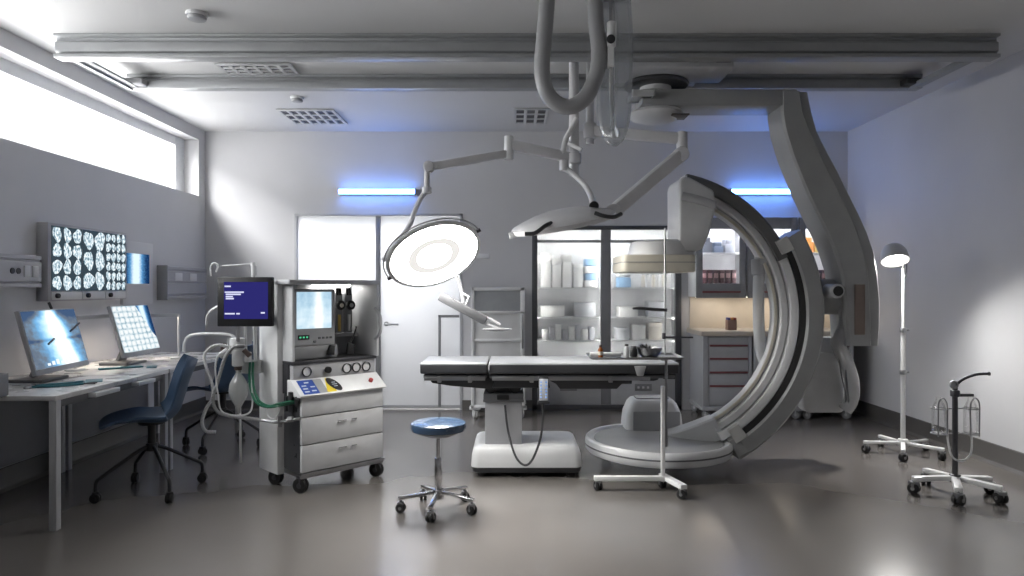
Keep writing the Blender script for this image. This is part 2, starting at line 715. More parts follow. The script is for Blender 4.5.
vents = [((217, 63), (298, 72), 'perforated ceiling vent between the two overhead rails'),
         ((278, 109), (346, 122.5), 'perforated ceiling vent behind the rails near the small ceiling dome'),
         ((515, 108), (545, 122), 'perforated ceiling vent partly behind the hanging looped hoses')]
VD = mat('vent_slot_grey', (98, 99, 102), .7)
for (x0, y0), (x1, y1), lab in vents:
    Ya, Yb = 1260. / (288 - y0), 1260. / (288 - y1)
    Xa, Xb = (x0 - 512) / FOC * Ya, (x1 - 512) / FOC * Yb
    t = thing('ceiling_vent', lab, 'vent', ((Xa + Xb) / 2, (Ya + Yb) / 2, H), group='perforated ceiling vents')
    b = B()
    b.box((Xa, Ya, H - .008), (Xb, Yb, H))
    obj('backing', b, VD, t, True)
    b = B()
    n = 6 if Xb - Xa > .4 else 3
    wid = (Xb - Xa) / n
    for i in range(n + 1):
        b.box((Xa + i * wid - .016, Ya, H - .02), (Xa + i * wid + .016, Yb, H - .006), .003)
    for j in range(4):
        y = Ya + (Yb - Ya) * j / 3
        b.box((Xa - .016, y - .018, H - .019), (Xb + .016, y + .018, H - .006), .003)
    obj('grille', b, OFFWHITE, t, True)
for px, py, s, lab in ((197, 17, 1.0, 'white round smoke detector on the ceiling in front of the rails'), (297, 101, .9, 'small white ceiling dome behind the rails beside a vent')):
    Y = 1260. / (288 - py + 4)
    X = (px - 512) / FOC * Y
    t = thing('smoke_detector', lab, 'detector', (X, Y, H))
    b = B()
    b.lathe([(0, 0), (.068 * s, 0), (.07 * s, -.01), (.066 * s, -.022), (0, -.022)], (X, Y, H))
    obj('base', b, WHITE, t, True)
    b = B()
    b.lathe([(0, -.02), (.055 * s, -.022), (.06 * s, -.03), (.055 * s, -.045), (.03 * s, -.05), (0, -.05)], (X, Y, H))
    obj('sensor_cap', b, LGREY, t, True)

# ------------------------------------------------------------------ hoses hanging from the ceiling
HOSE = mat('grey_hose', (150, 151, 153), .4)
HCLEAR = glass('hose_clear', (236, 238, 240), .13, .15, .10)
YH = 4.2
t = thing('hose_bundle', 'thick grey corrugated hose hanging from the ceiling in one wide loop', 'hose', (.35, YH, H))
b = B()
corrugated(b, [P(548, -45, YH), P(547, 0, YH), P(544, 40, YH), P(542, 72, YH), P(549, 96, YH), P(566, 107, YH), P(584, 99, YH), P(596, 76, YH), P(599, 50, YH), P(596, 20, YH), P(594, -45, YH)], .048, .024, .03, 16)
obj('looped_hose', b, HOSE, t, True)
for px in (548, 594):
    q = P(px, -40, YH)
    b = B()
    b.cyl((q.x, YH, 3.155), (q.x, YH, H), .052, 20)
    obj('ceiling_socket', b, LGREY, t, True)
t = thing('hose_loop', 'clear narrow hose loop hanging beside the thick grey hose under the ceiling', 'hose', (.65, 4.25, H))
Y2 = 4.25
b = B()
corrugated(b, [P(622, -40, Y2), P(622, 0, Y2), P(624, 40, Y2), P(623, 90, Y2), P(621, 120, Y2), P(614, 138, Y2 + .02), P(607, 122, Y2 + .06), P(605, 90, Y2 + .08), P(606, 40, Y2 + .09), P(607, -40, Y2 + .09)], .054, .022, .03, 14)
obj('looped_hose', b, HCLEAR, t, True)
b = B()
b.tube([P(611, -40, Y2 - .07), P(611, 68, Y2 - .07)], .011, 10)
obj('hanger_rod', b, STEEL, t, True)
b = B()
b.cyl(P(611.5, 22, Y2 - .08), P(611.5, 47, Y2 - .08), .028, 16, bev=.006)
b.box(P(608, 46, Y2 - .06), P(613, 66, Y2 - .10), .005)
cn = obj('connector', b, WHITE, t, True)
b = B()
b.cyl(P(611, 39, Y2 - .125), P(611, 39, Y2 - .08), .026, 16, bev=.004)
obj('valve', b, DGREY, cn)
b = B()
b.tube(crom([P(611, 65, Y2 - .07), P(611, 90, Y2 + .03), P(612, 118, Y2 + .03), P(613, 138, Y2 + .02)]), .012, 8)
obj('inner_cable', b, WHITE, t, True)
for px, yy, rr in ((622, Y2, .056), (607, Y2 + .09, .05), (611, Y2 - .07, .025)):
    q = P(px, -40, Y2)
    b = B()
    b.cyl((q.x, yy, 3.155), (q.x, yy, H), rr, 16)
    obj('ceiling_socket', b, LGREY, t, True)
# ------------------------------------------------------------------ surgical lamps on ceiling arms
LAMPON = emit('lamp_led_bright', (255, 252, 246), 26.0)
LAMPMID = emit('lamp_led_soft', (255, 252, 248), .62)
SILV = mat('lamp_silver', (200, 200, 202), .38, .05)
t = thing('surgical_lamp', 'round surgical lamp glowing white, tilted on a jointed arm left of the table', 'surgical lamp', (.42, 5.3, H))
top = P(574, 128, 5.3)
b = B()
b.cyl((top.x, 5.3, 2.25), (top.x, 5.3, H), .038, 20)
b.cyl((top.x, 5.3, 3.12), (top.x, 5.3, H), .07, 24, bev=.01)
obj('ceiling_column', b, SILV, t, True)
h1 = P(562, 160, 5.3)
j1 = P(509, 142, 5.2)
j1b = P(509, 153, 5.2)
j2 = P(429, 167, 5.0)
j3 = P(427, 190, 4.98)
b = B()
b.cyl((top.x, 5.3, h1.z - .03), (top.x, 5.3, h1.z + .05), .055, 20, bev=.008)
b.bar(Vector((top.x, 5.3, h1.z + .01)), j1 + Vector((0, 0, -.02)), .06, .075, .012)
obj('upper_arm', b, SILV, t, True)
b = B()
b.cyl(j1 + Vector((0, 0, .045)), j1b + Vector((0, 0, -.05)), .035, 16, bev=.006)
obj('joint', b, WHITE, t, True)
b = B()
b.bar(j1b + Vector((0, 0, -.005)), j2, .045, .058, .01)
b.cyl(j2 + Vector((0, -.04, .0)), j2 + Vector((0, .04, 0)), .04, 16, bev=.006)
b.cyl(j2 + Vector((.05, -.032, .0)), j2 + Vector((.05, -.02, 0)), .014, 12)
obj('spring_arm', b, SILV, t, True)
b = B()
b.cyl(j2 + Vector((-.012, 0, .03)), j3, .02, 14)
b.cyl(j3 + Vector((0, 0, .02)), j3 + Vector((0, 0, -.025)), .034, 16, bev=.006)
obj('joint', b, SILV, t, True)
C = P(434, 255, 4.9)
N = Vector((.36, -.555, -.80)).normalized()
rad = .345
# disc basis
ax = Vector((1, 0, .38)).normalized()
ax = (ax - N * ax.dot(N)).normalized()
ay = N.cross(ax)


def disc(u, v, n=0.0):
    return C + ax * u + ay * v + N * n


def dang(a, r, n=0.0):
    return disc(r * math.cos(a), r * math.sin(a), n)


b = B()
b.lathe([(0, -.055), (.10, -.058), (.2, -.05), (.30, -.03), (rad - .008, -.012), (rad, 0), (rad - .004, .012), (rad - .02, .016), (rad - .022, .006), (0, .004)], C, N, 56)
body = obj('lamp_head', b, WHITE, t, True)
b = B()
b.lathe([(rad - .07, .0035), (rad - .03, .0035), (rad - .03, .011), (rad - .07, .013), (.188, .013), (.188, .0035)], C, N, 56)
obj('light_ring', b, LAMPON, body)
b = B()
b.lathe([(0, .0035), (.125, .0035), (.125, .012), (0, .014)], C, N, 40)
obj('light_core', b, LAMPON, body)
b = B()
b.lathe([(.125, .004), (.188, .004), (.188, .0085), (.125, .0085)], C, N, 48)
obj('lens_ring', b, LAMPMID, body)
b = B()
b.lathe([(rad - .03, .0045), (rad - .022, .0045), (rad - .022, .016), (rad - .03, .013)], C, N, 56)
obj('lens_trim', b, LGREY, body)
b = B()
yk = [dang(R(a), rad + .014, -.005) for a in range(8, 193, 5)]
ykz = sum((p.z for p in yk)) / len(yk)
if ykz < C.z:
    yk = [dang(-R(a), rad + .014, -.005) for a in range(8, 193, 5)]
b.tube(yk, .0052, 8)
obj('yoke', b, mat('yoke_grey', (160, 161, 164), .4), t, True)
mid = min(yk, key=lambda p: (p - P(404, 234, 4.95)).length)
b = B()
b.tube(crom([j3 + Vector((-.0, 0, -.01)), P(421, 198, 4.97), P(414, 213, 4.96), P(408, 228, 4.95), mid]), .017, 12)
obj('drop_arm', b, SILV, t, True)
e0 = dang(R(180), rad + .0, 0)
b = B()
for a in (yk[0], yk[-1]):
    d = (C - a).normalized()
    b.cyl(a - d * .012, a + d * .03, .013, 12)
obj('pivot', b, DSTEEL, t, True)
b = B()
b.tube([P(577, 118, 5.26), P(566, 138, 5.25), P(562, 154, 5.27)], .02, 10)
b.bar(P(568, 143, 5.26), P(582, 150, 5.2), .03, .03, .008)
obj('linkage', b, WHITE, t, True)
# small satellite head below the big disc
b = B()
s0, s1 = P(440, 296, 5.16), P(486, 321, 5.12)
b.bar(s0, s1, .06, .065, .01)
obj('satellite_arm', b, MGREY, t, True)
b = B()
b.tube([P(454, 268, 5.10), P(460, 284, 5.17), P(462, 293, 5.17), P(463, 303, 5.16)], .013, 10)
b.tube([P(462, 293, 5.17), P(469, 297, 5.15), P(466, 305, 5.14)], .011, 10)
obj('satellite_link', b, LGREY, t, True)
b = B()
b.tube([P(483, 317, 5.12), P(490, 319, 5.11), P(500, 325, 5.1)], .012, 10)
b.tube([P(482, 322, 5.12), P(491, 326, 5.11), P(499, 329, 5.1)], .012, 10)
obj('satellite_fork', b, LGREY, t, True)
b = B()
q = P(497, 329.5, 5.1)
b.lathe([(0, -.014), (.05, -.012), (.095, -.004), (.112, .004), (.105, .006), (.05, .012), (0, .014)], q, (0.0, .03, 1), 32)
obj('satellite_head', b, GREY, t, True)

# second lamp, seen from the side
t = thing('surgical_lamp', 'flat silver surgical lamp seen edge-on above the table, with dark grips', 'surgical lamp', (.60, 5.35, H))
col = P(590, 128, 5.35)
b = B()
b.cyl((col.x, 5.35, 2.5), (col.x, 5.35, H), .03, 16)
b.cyl((col.x, 5.35, 3.15), (col.x, 5.35, H), .045, 20, bev=.006)
obj('ceiling_column', b, SILV, t, True)
a0 = Vector((col.x, 5.35, P(590, 131, 5.35).z))
a1 = P(682, 139, 5.2)
b = B()
b.cyl(a0 + Vector((0, 0, -.06)), a0 + Vector((0, 0, .06)), .05, 20, bev=.008)
b.bar(a0, a1, .07, .075, .012)
obj('upper_arm', b, SILV, t, True)
a2 = P(682, 152, 5.18)
a3 = P(613, 212, 4.95)
b = B()
b.cyl(a1 + Vector((0, 0, .05)), a2 + Vector((0, 0, -.03)), .04, 16, bev=.008)
obj('joint', b, SILV, t, True)
b = B()
b.bar(a2 + Vector((-.01, 0, -.02)), a3, .085, .095, .02)
b.cyl(a2 + Vector((-.01, -.05, -.02)), a2 + Vector((-.01, .05, -.02)), .055, 18, bev=.008)
b.cyl(a3 + Vector((0, -.05, 0)), a3 + Vector((0, .05, 0)), .055, 18, bev=.008)
obj('spring_arm', b, SILV, t, True)
C2 = P(563, 221, 4.9)
N2 = Vector((.19, .16, -.97)).normalized()
b = B()
b.lathe([(0, -.085), (.10, -.082), (.2, -.065), (.29, -.038), (.355, -.012), (.372, .004), (.368, .022), (.355, .036), (.342, .036), (.34, .02), (0, .02)], C2, N2, 48)
body = obj('lamp_head', b, SILV, t, True)
b = B()
b.lathe([(0, .02), (.32, .02), (.32, .028), (0, .03)], C2, N2, 40)
obj('light_face', b, emit('lamp_led_side', (255, 252, 246), 4.0), body)
b = B()
tip = P(513, 235, 4.86)
b.box(tip - Vector((.028, .05, .02)), tip + Vector((.02, .05, .02)), .008, Matrix.Translation(tip) @ Matrix.Rotation(R(-14), 4, 'Y') @ Matrix.Translation(-tip))
obj('rim_clip', b, WHITE, body)
b = B()
b.tube(crom([P(525, 234, 4.54), P(535, 233, 4.53), P(545, 226, 4.55), P(551, 223, 4.6)]), .014, 10)
obj('grip', b, DGREY, body)
b = B()
b.tube(crom([P(595, 213, 4.6), P(604, 216, 4.58), P(614, 217, 4.6), P(621, 214, 4.66)]), .014, 10)
obj('grip', b, DGREY, body)
b = B()
b.tube(crom([P(564, 168, 5.19), P(572, 173, 5.17), P(584, 184, 5.1), P(591, 196, 5.0), P(593, 205, 4.92)]), .022, 12)
b.cyl(P(564, 160, 5.19), P(564, 171, 5.19), .034, 16, bev=.006)
obj('support_arm', b, SILV, t, True)
b = B()
b.cyl(P(594, 206, 4.90), P(594, 206, 4.82), .034, 20, bev=.006)
obj('pivot_knob', b, BLACK, t, True)

# ------------------------------------------------------------------ imaging arm (C-shaped)
CX, CZ = 1.113, 1.196
t = thing('imaging_arm', 'big white C-shaped medical imaging arm hung from a curved ceiling support', 'imaging machine', (1.3, 5.5, H))
ARMP = mat('arm_paint', (176, 176, 174), .38)
ARMD = mat('arm_paint_grey', (150, 151, 151), .42)
# ceiling carriage
b = B()
xa, xb = P(601, 60, 5.3).x, P(732, 60, 5.1).x
b.prism([(5.06, 3.12), (5.06, 3.0), (5.09, 2.985), (5.42, 2.985), (5.46, 3.03), (5.46, 3.12)], 'x', xa, xb, .008)
car = obj('carriage', b, LGREY, t, True)
b = B()
b.box((xb - .13, 5.045, 3.03), (xb - .02, 5.065, 3.10), .006)
obj('end_panel', b, DGREY, car)
for x in (xa + .1, xb - .25):
    b = B()
    b.box((x, 5.22, 3.07), (x + .15, 5.81, 3.118), .006)
    obj('carriage_runner', b, GREY, t, True)
hub = P(656, 98, 5.42)
b = B()
b.lathe([(0, .03), (.24, .03), (.25, .015), (.24, 0), (0, 0)], (hub.x, 5.42, 2.955), (0, 0, 1), 40)
obj('swivel_ring', b, DGREY, t, True)
b = B()
b.box(P(633, 91, 5.28), P(648, 102, 5.5), .012)
b.cyl((hub.x, 5.44, 2.92), (hub.x, 5.44, 2.99), .12, 28)
obj('swivel', b, OFFWHITE, t, True)
b = B()
b.lathe([(0, .03), (.05, .03), (.05, 0), (.19, -.005), (.212, -.03), (.19, -.06), (.10, -.09), (0, -.1)], (hub.x, 5.42, 2.77), (0, 0, 1), 40)
sc_ = obj('swivel_cover', b, OFFWHITE, t, True)
b = B()
b.box(P(672, 114.5, 5.24), P(684, 119, 5.42), .01)
obj('cover_clip', b, mat('clip_brown', (74, 66, 60), .5), sc_)
b = B()
z0, z1 = 2.795, 2.925
b.prism([(hub.x - .12, z0 + .02), (hub.x - .12, z1), (P(798, 90, 5.35).x, z1), (P(798, 90, 5.35).x, z0), (hub.x, z0)], 'y', 5.355, 5.67, .012)
obj('support_beam', b, ARMD, t, True)
ys = [91, 112, 130, 153, 172, 195, 214, 233, 252, 271, 300, 325, 346]
Lp = [782, 782, 785, 792, 799.5, 809, 818.5, 828, 836, 842, 846, 848, 849]
Mp = [800, 803, 810, 820, 829, 841, 850, 858, 864, 868, 870, 871, 871]
Rp = [811, 815, 820, 831.5, 842, 853, 862.5, 871, 877.5, 881, 883.5, 883.5, 882]


def interp(arr, y):
    for i in range(len(ys) - 1):
        if ys[i] <= y <= ys[i + 1]:
            f = (y - ys[i]) / (ys[i + 1] - ys[i])
            p0, p1, p2, p3 = arr[max(0, i - 1)], arr[i], arr[i + 1], arr[min(len(ys) - 1, i + 2)]
            return p1 + (p2 - p1) * f
    return arr[-1]


secs = []
YA = 5.35
for k in range(41):
    y = 91 + (346 - 91) * k / 40
    l, m, r = interp(Lp, y), interp(Mp, y), interp(Rp, y)
    z = P(0, y, YA).z
    xl, xm, xr = P(l, y, YA).x, P(m, y, YA).x, P(r, y, YA).x
    secs.append([Vector(v) for v in ((xl, YA + .3, z), (xl - .004, YA + .02, z), (xl + .012, YA, z), (xm - .006, YA, z), (xm, YA + .006, z), (xm + .004, YA + .022, z),
                                     (xr - .02, YA + .03, z), (xr, YA + .06, z), (xr, YA + .3, z))])
b = B()
b.loft(secs)
o = obj('curved_support', b, ARMD, t, True)
b = B()
b.box(P(855, 285, YA - .004), P(863, 334, YA + .02), .004)
obj('inset_panel', b, mat('bronze_panel', (122, 108, 100), .5), o)
# C ring
YR = 5.3
prof = [(.905, YR + .18), (.905, YR + .12), (.912, YR + .108), (.935, YR + .105), (.938, YR + .122), (.95, YR + .122), (.953, YR + .09), (.962, YR + .08), (1.004, YR + .077),
        (1.008, YR + .10), (1.017, YR + .10), (1.021, YR + .055), (1.03, YR + .048), (1.078, YR + .045), (1.088, YR + .055), (1.09, YR + .20), (1.07, YR + .22), (.925, YR + .22)]
b = B()
b.arc(prof, CX, CZ, -63, 79, 84)
ring = obj('c_ring', b, WHITE, t, True)
b = B()
b.arc([(1.083, YR + .03), (1.125, YR + .01), (1.125, YR + .19), (1.083, YR + .19)], CX, CZ, -54, 26, 40)
obj('track_slot', b, BLACK, ring)
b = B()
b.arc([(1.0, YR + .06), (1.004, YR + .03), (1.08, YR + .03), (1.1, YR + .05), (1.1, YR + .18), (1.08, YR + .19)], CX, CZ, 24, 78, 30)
obj('shaded_band', b, mat('ring_shade_grey', (98, 98, 98), .45), ring)  # upper ring's shade painted as a darker band on its face
b = B()
b.arc([(.908, YR + .121), (.914, YR + .103), (.933, YR + .100), (.936, YR + .121)], CX, CZ, -63, 78, 70)
obj('cream_edge', b, CREAM, ring)
prof = [(1.12, YR + .0), (1.13, YR - .02), (1.24, YR - .01), (1.26, YR + .015), (1.265, YR + .24), (1.25, YR + .28), (1.09, YR + .28), (1.08, YR + .26), (1.092, YR + .215), (1.12, YR + .20)]
b = B()
b.arc(prof, CX, CZ, -57, 31, 60)
sl = obj('sleeve', b, ARMD, t, True)
for a0, a1, ri in ((26, 32, 1.045), (-59, -54, 1.02)):
    b = B()
    b.arc([(ri, YR - .005), (1.13, YR - .022), (1.135, YR + .02), (ri, YR + .04)], CX, CZ, a0, a1, 6)
    obj('sleeve_cap', b, ARMP, sl)
b = B()
b.arc([(1.095, YR + .0), (1.23, YR - .015), (1.255, YR + .0), (1.255, YR + .3), (1.095, YR + .3)], CX, CZ, -61, -57, 4)
obj('sleeve_foot', b, ARMD, sl)
# pivot to the support
b = B()
b.cyl((2.35, YR + .24, 1.33), (2.72, YR + .24, 1.33), .14, 28, bev=.02)
obj('pivot', b, ARMD, t, True)
b = B()
q = P(835, 291, 5.32)
b.cyl(q + Vector((0, -.05, 0)), q + Vector((0, .16, 0)), .055, 24, bev=.012)
pv = obj('pivot_motor', b, LGREY, t, True)
b = B()
b.cyl(q + Vector((0, -.056, 0)), q + Vector((0, -.046, 0)), .038, 20)
obj('lens', b, BLACK, pv)
# rounded cover hanging outside the sleeve
b = B()
YC = 5.62
pl = [(812, 356), (822, 352), (842, 352), (845, 358), (845, 410), (842, 413), (808, 413), (803, 408), (802, 395), (806, 372)]
pts = [P(x, y, YC) for x, y in pl]
b.prism([(p.x, p.z) for p in pts], 'y', YC, YC + .14, .02, seg=3)
b.box(P(806, 340, YC + .02), P(832, 362, YC + .13), .02)
obj('drive_cover', b, OFFWHITE, t, True)
# detector head and panel
YD = 5.14
hd = [(679, 182), (683, 176), (690, 177), (714, 190), (717, 205), (709, 236), (703, 249), (694, 252), (679, 252)]
pts = [P(x, y, YD) for x, y in hd]
b = B()
b.prism([(p.x, p.z) for p in pts], 'y', YD, YD + .40, .022, seg=4)
hdo = obj('detector_housing', b, OFFWHITE, t, True)
b = B()
b.tube([P(682, 196, YD + .01), P(692, 198, YD - .006), P(704, 201.5, YD - .006), P(714, 205, YD + .01)], .032, 14)
obj('bumper', b, LGREY, hdo)
b = B()
q = P(662, 256, 5.36)
b.lathe([(0, .115), (.2, .115), (.235, .10), (.25, .05), (.255, .0), (0, 0)], (q.x, 5.36, q.z), (0, 0, 1), 48)
obj('detector_neck', b, OFFWHITE, t, True)
b = B()
x0, x1 = P(622, 260, 5.1).x, P(697, 260, 5.1).x
zt, zb = P(613, 254.5, 5.1).z, P(613, 272, 5.1).z


def rrect(x0, x1, y0, y1, r, n=5):
    out = []
    for cx, cy, a in ((x1 - r, y1 - r, 0), (x0 + r, y1 - r, 90), (x0 + r, y0 + r, 180), (x1 - r, y0 + r, 270)):
        for i in range(n + 1):
            an = R(a + 90 * i / n)
            out.append((cx + r * math.cos(an), cy + r * math.sin(an)))
    return out


b.prism(rrect(x0, x1, 5.1, 5.62, .05), 'z', zb, zt, .012)
dt = obj('detector_panel', b, CREAM, t, True)
b = B()
b.prism(rrect(x0 - .003, x1 + .003, 5.097, 5.623, .052), 'z', (zb + zt) / 2 + .006, (zb + zt) / 2 + .011)
obj('seam', b, GREY, dt)
# lower tube housing: shallow boat with a flat grey deck
A_, B_ = .565, .50
cx, cy, zd, zb_ = 1.135, 5.45, .205, .112
nA = 80


def rimpt(a, s, z):
    x, y = math.cos(a), math.sin(a)
    return Vector((cx + A_ * s * x, cy + B_ * s * y, z + .03 * max(0, y) + .02 * max(0, -x) ** 2))


b = B()
b.loft([[rimpt(2 * PI * k / nA, s, z) for k in range(nA)] for s, z in ((.3, zd), (.86, zd), (.90, zd), (.93, zd + .018), (.965, zd + .022), (.99, zd + .01), (1.0, zd - .015), (.995, zb_ + .03), (.97, zb_ + .008), (.93, zb_), (.3, zb_))])
th = obj('tube_housing', b, WHITE, t, True)
b = B()
b.loft([[rimpt(2 * PI * k / nA, .875, zd + .001) for k in range(nA)], [rimpt(2 * PI * k / nA, .87, zd + .006) for k in range(nA)], [rimpt(2 * PI * k / nA, .3, zd + .006) for k in range(nA)]])
obj('deck', b, ARMD, th)
b = B()
b.loft([[rimpt(2 * PI * k / nA, s, zz) for k in range(nA)] for s, zz in ((1.0, zd - .026), (1.004, zd - .028), (1.004, zd - .036), (1.0, zd - .038))], cap=False)
obj('seam', b, MGREY, th)
b = B()
tp = []
xq = 1.165
for w, d, z in ((.235, .17, zd + .0), (.235, .17, zd + .06), (.225, .16, zd + .16), (.19, .14, zd + .245), (.165, .12, zd + .272), (.15, .11, zd + .276), (.06, .05, zd + .276)):
    tp.append([Vector((xq + x_, 5.86 - (z - zd) * .0 + y_, z)) for x_, y_ in rrect(-w, w, -d, d, min(w, d) * .35, 6)])
b.loft(tp)
cl = obj('collimator', b, WHITE, t, True)
b = B()
b.prism(rrect(xq - .135, xq + .135, 5.78, 5.95, .03), 'z', zd + .27, zd + .288, .006)
obj('collimator_window', b, STEEL, cl)
b = B()
b.box((xq - .18, 5.683, zd + .02), (xq + .20, 5.695, zd + .19), .004)
obj('front_cover', b, LGREY, cl)
# joint from housing to ring
b = B()
secs = []
for k in range(15):
    f = k / 14
    f2 = f * f * (3 - 2 * f)
    an = R(-61 - 37 * f)
    ri, ro = .903 + .085 * f2, 1.092 - .03 * f
    y0 = YR + .06 + .30 * f
    y1 = YR + .20 + .34 * f
    secs.append([Vector((CX + r_ * math.cos(an), y_, CZ + r_ * math.sin(an))) for r_, y_ in ((ri + .012, y0), (ri, y0 + .015), (ri, y1), (ro, y1), (ro, y0 + .03), (ri + .09 - .05 * f, y0 + .005))])
b.loft(secs)
obj('ring_foot', b, OFFWHITE, t, True)
# cables and hoses of the arm
b = B()
b.cyl(P(772, 258, 5.46), P(757, 262, 5.46), .062, 20, bev=.014)
b.cyl(P(758.5, 259, 5.46), P(759, 275, 5.46), .056, 20, bev=.01)
obj('cable_outlet', b, LGREY, t, True)
b = B()
corrugated(b, [P(759, 273, 5.46), P(758.5, 300, 5.47), P(759, 330, 5.48), P(761, 350, 5.5), P(766, 366, 5.5), P(774, 378, 5.47)], .043, .024, .05, 14)
obj('cable_hose', b, MILKTUBE, t, True)
b = B()
corrugated(b, [P(838, 298, 5.46), P(845, 312, 5.46), P(845, 328, 5.46), P(838, 343, 5.48), P(846, 362, 5.52), P(852, 383, 5.56), P(851, 400, 5.58), P(845, 410, 5.6)], .055, .024, .06, 14)
obj('clear_duct', b, CLEARTUBE, t, True)
for pts_, r_ in (([P(838, 300, 5.45), P(844, 318, 5.45), P(838, 340, 5.47), P(841, 372, 5.5), P(846, 398, 5.55), P(842, 408, 5.6)], .006), ([P(844, 300, 5.45), P(850, 320, 5.45), P(848, 345, 5.47), P(846, 372, 5.5), P(849, 405, 5.55)], .007)):
    b = B()
    b.tube(crom(pts_), r_, 8)
    obj('inner_cable', b, MGREY, t, True)
# ------------------------------------------------------------------ operating table
t = thing('operating_table', 'long operating table with pale two-piece mattress on a grey column, below the lamps', 'operating table', (.12, 5.42, 0))
PADTOP = mat('pad_top_vinyl', (196, 198, 201), .4)
PADSIDE = mat('pad_side_vinyl', (58, 59, 62), .45)
TY0, TY1 = 5.15, 5.67
xa, xs, xb = P(420, 0, TY0).x, P(488, 0, TY0).x, P(679, 0, TY0).x
zt = .845
for x0, x1 in ((xa, xs - .006), (xs + .006, xb)):
    b = B()
    b.box((x0, TY0, zt - .078), (x1, TY1, zt - .004), .012, seg=3)
    pad = obj('mattress', b, PADSIDE, t, True)
    b = B()
    b.box((x0 - .001, TY0 - .001, zt - .016), (x1 + .001, TY1 + .001, zt + .004), .009, seg=3)
    obj('mattress_cover', b, PADTOP, pad)
b = B()
b.box((xa + .02, TY0 + .04, zt - .115), (xs - .01, TY1 - .04, zt - .088), .006)
b.box((xs + .01, TY0 + .04, zt - .115), (xb - .02, TY1 - .04, zt - .088), .006)
obj('table_frame', b, MGREY, t, True)
for y in (TY0 - .012, TY1 + .002):
    for x0, x1 in ((xa + .03, xs - .02), (xs + .03, P(650, 0, TY0).x)):
        b = B()
        b.box((x0, y, zt - .125), (x1, y + .01, zt - .096), .003)
        n = max(2, int((x1 - x0) / .45))
        for i in range(n):
            x = x0 + (x1 - x0) * (i + .5) / n
            b.box((x - .015, y - .004, zt - .14), (x + .015, y + .03, zt - .094), .004)
        obj('side_rail', b, STEEL, t, True)
b = B()
p = [P(x, y, 5.25) for x, y in ((428, 377), (500, 377), (500, 390), (450, 386), (432, 383))]
b.prism([(q.x, q.z) for q in p], 'y', 5.25, 5.57, .006)
obj('leg_section_frame', b, DGREY, t, True)
b = B()
p = [P(x, y, 5.22) for x, y in ((496, 378), (548, 378), (550, 388), (492, 388))]
b.prism([(q.x, q.z) for q in p], 'y', 5.22, 5.6, .006)
obj('seat_frame', b, DGREY, t, True)
b = B()
p = [P(x, y, 5.2) for x, y in ((549, 375), (553, 376), (556, 379), (632, 379), (632, 384), (622, 384), (617, 389), (560, 389), (556, 384), (550, 381))]
b.prism([(q.x, q.z) for q in p], 'y', 5.2, 5.62, .005)
obj('back_section_frame', b, DGREY, t, True)
b = B()
p = [P(x, y, 5.2) for x, y in ((636, 375), (661, 375), (658, 380), (654, 381), (640, 381), (636, 378))]
b.prism([(q.x, q.z) for q in p], 'y', 5.2, 5.62, .005)
p = [P(x, y, 5.2) for x, y in ((664, 373), (678, 373), (677, 380), (665, 380))]
b.prism([(q.x, q.z) for q in p], 'y', 5.25, 5.57, .005)
obj('head_bracket', b, DGREY, t, True)
b = B()
p = P(490, 359, 5.2)
b.box((xs + .0, TY0 - .012, zt - .05), (xs + .012, TY0 + .0, zt - .012), .003)
obj('clamp', b, LGREY, t, True)
b = B()
b.prism([(P(634, 366, TY0).x, P(0, 366, TY0).z), (P(646, 366, TY0).x, P(0, 366, TY0).z), (P(643, 374, TY0).x, P(0, 376, TY0).z), (P(637, 374, TY0).x, P(0, 376, TY0).z)], 'y', TY0 - .016, TY0 + .0, .003)
obj('clamp', b, LGREY, t, True)
cx0, cx1 = P(485, 0, 5.25).x, P(522, 0, 5.25).x
b = B()
for q in (P(491, 388, 5.25), P(515, 388, 5.25)):
    b.cyl((q.x, 5.27, q.z), (q.x, 5.62, q.z), .045, 20, bev=.008)
b.box((P(494, 0, 5.25).x, 5.3, P(0, 398, 5.25).z), (P(512, 0, 5.25).x, 5.6, P(0, 381, 5.25).z), .01)
obj('tilt_joint', b, DGREY, t, True)
b = B()
b.box((cx0 - .012, 5.24, P(0, 401, 5.25).z), (cx1 + .012, 5.62, P(0, 393.5, 5.25).z), .008)
b.box((cx0 - .014, 5.235, P(0, 402, 5.25).z), (cx1 + .014, 5.625, P(0, 399.5, 5.25).z), .004)
hd = obj('column_head', b, MGREY, t, True)
b = B()
b.box((P(497, 0, 5.25).x, 5.228, P(0, 399.5, 5.25).z), (P(509, 0, 5.25).x, 5.26, P(0, 394.5, 5.25).z), .004)
obj('control_window', b, BLACK, hd)
b = B()
b.box((cx0, 5.25, .15), (cx1, 5.61, P(0, 401, 5.25).z), .012)
obj('column', b, LGREY, t, True)
x0, x1 = P(471, 0, 5.2).x, P(582, 0, 5.2).x
b = B()
b.loft([[Vector((px, py, z)) for px, py in rrect(x0 + i, x1 - i, 5.16 + i, 5.80 - i, .06)] for i, z in ((0, .075), (0, .085), (.006, .165), (.02, .205), (.04, .222), (.06, .228))])
obj('base_cover', b, WHITE, t, True)
b = B()
b.loft([[Vector((px, py, z)) for px, py in rrect(x0 + i, x1 - i, 5.16 + i, 5.80 - i, .06)] for i, z in ((.02, .03), (.008, .04), (.004, .075))])
obj('base_plinth', b, DGREY, t, True)
for x in (x0 + .08, x1 - .08):
    for y in (5.24, 5.72):
        b = B()
        b.cyl((x, y, 0), (x, y, .04), .035, 16, bev=.006)
        obj('foot', b, BLACK, t, True)
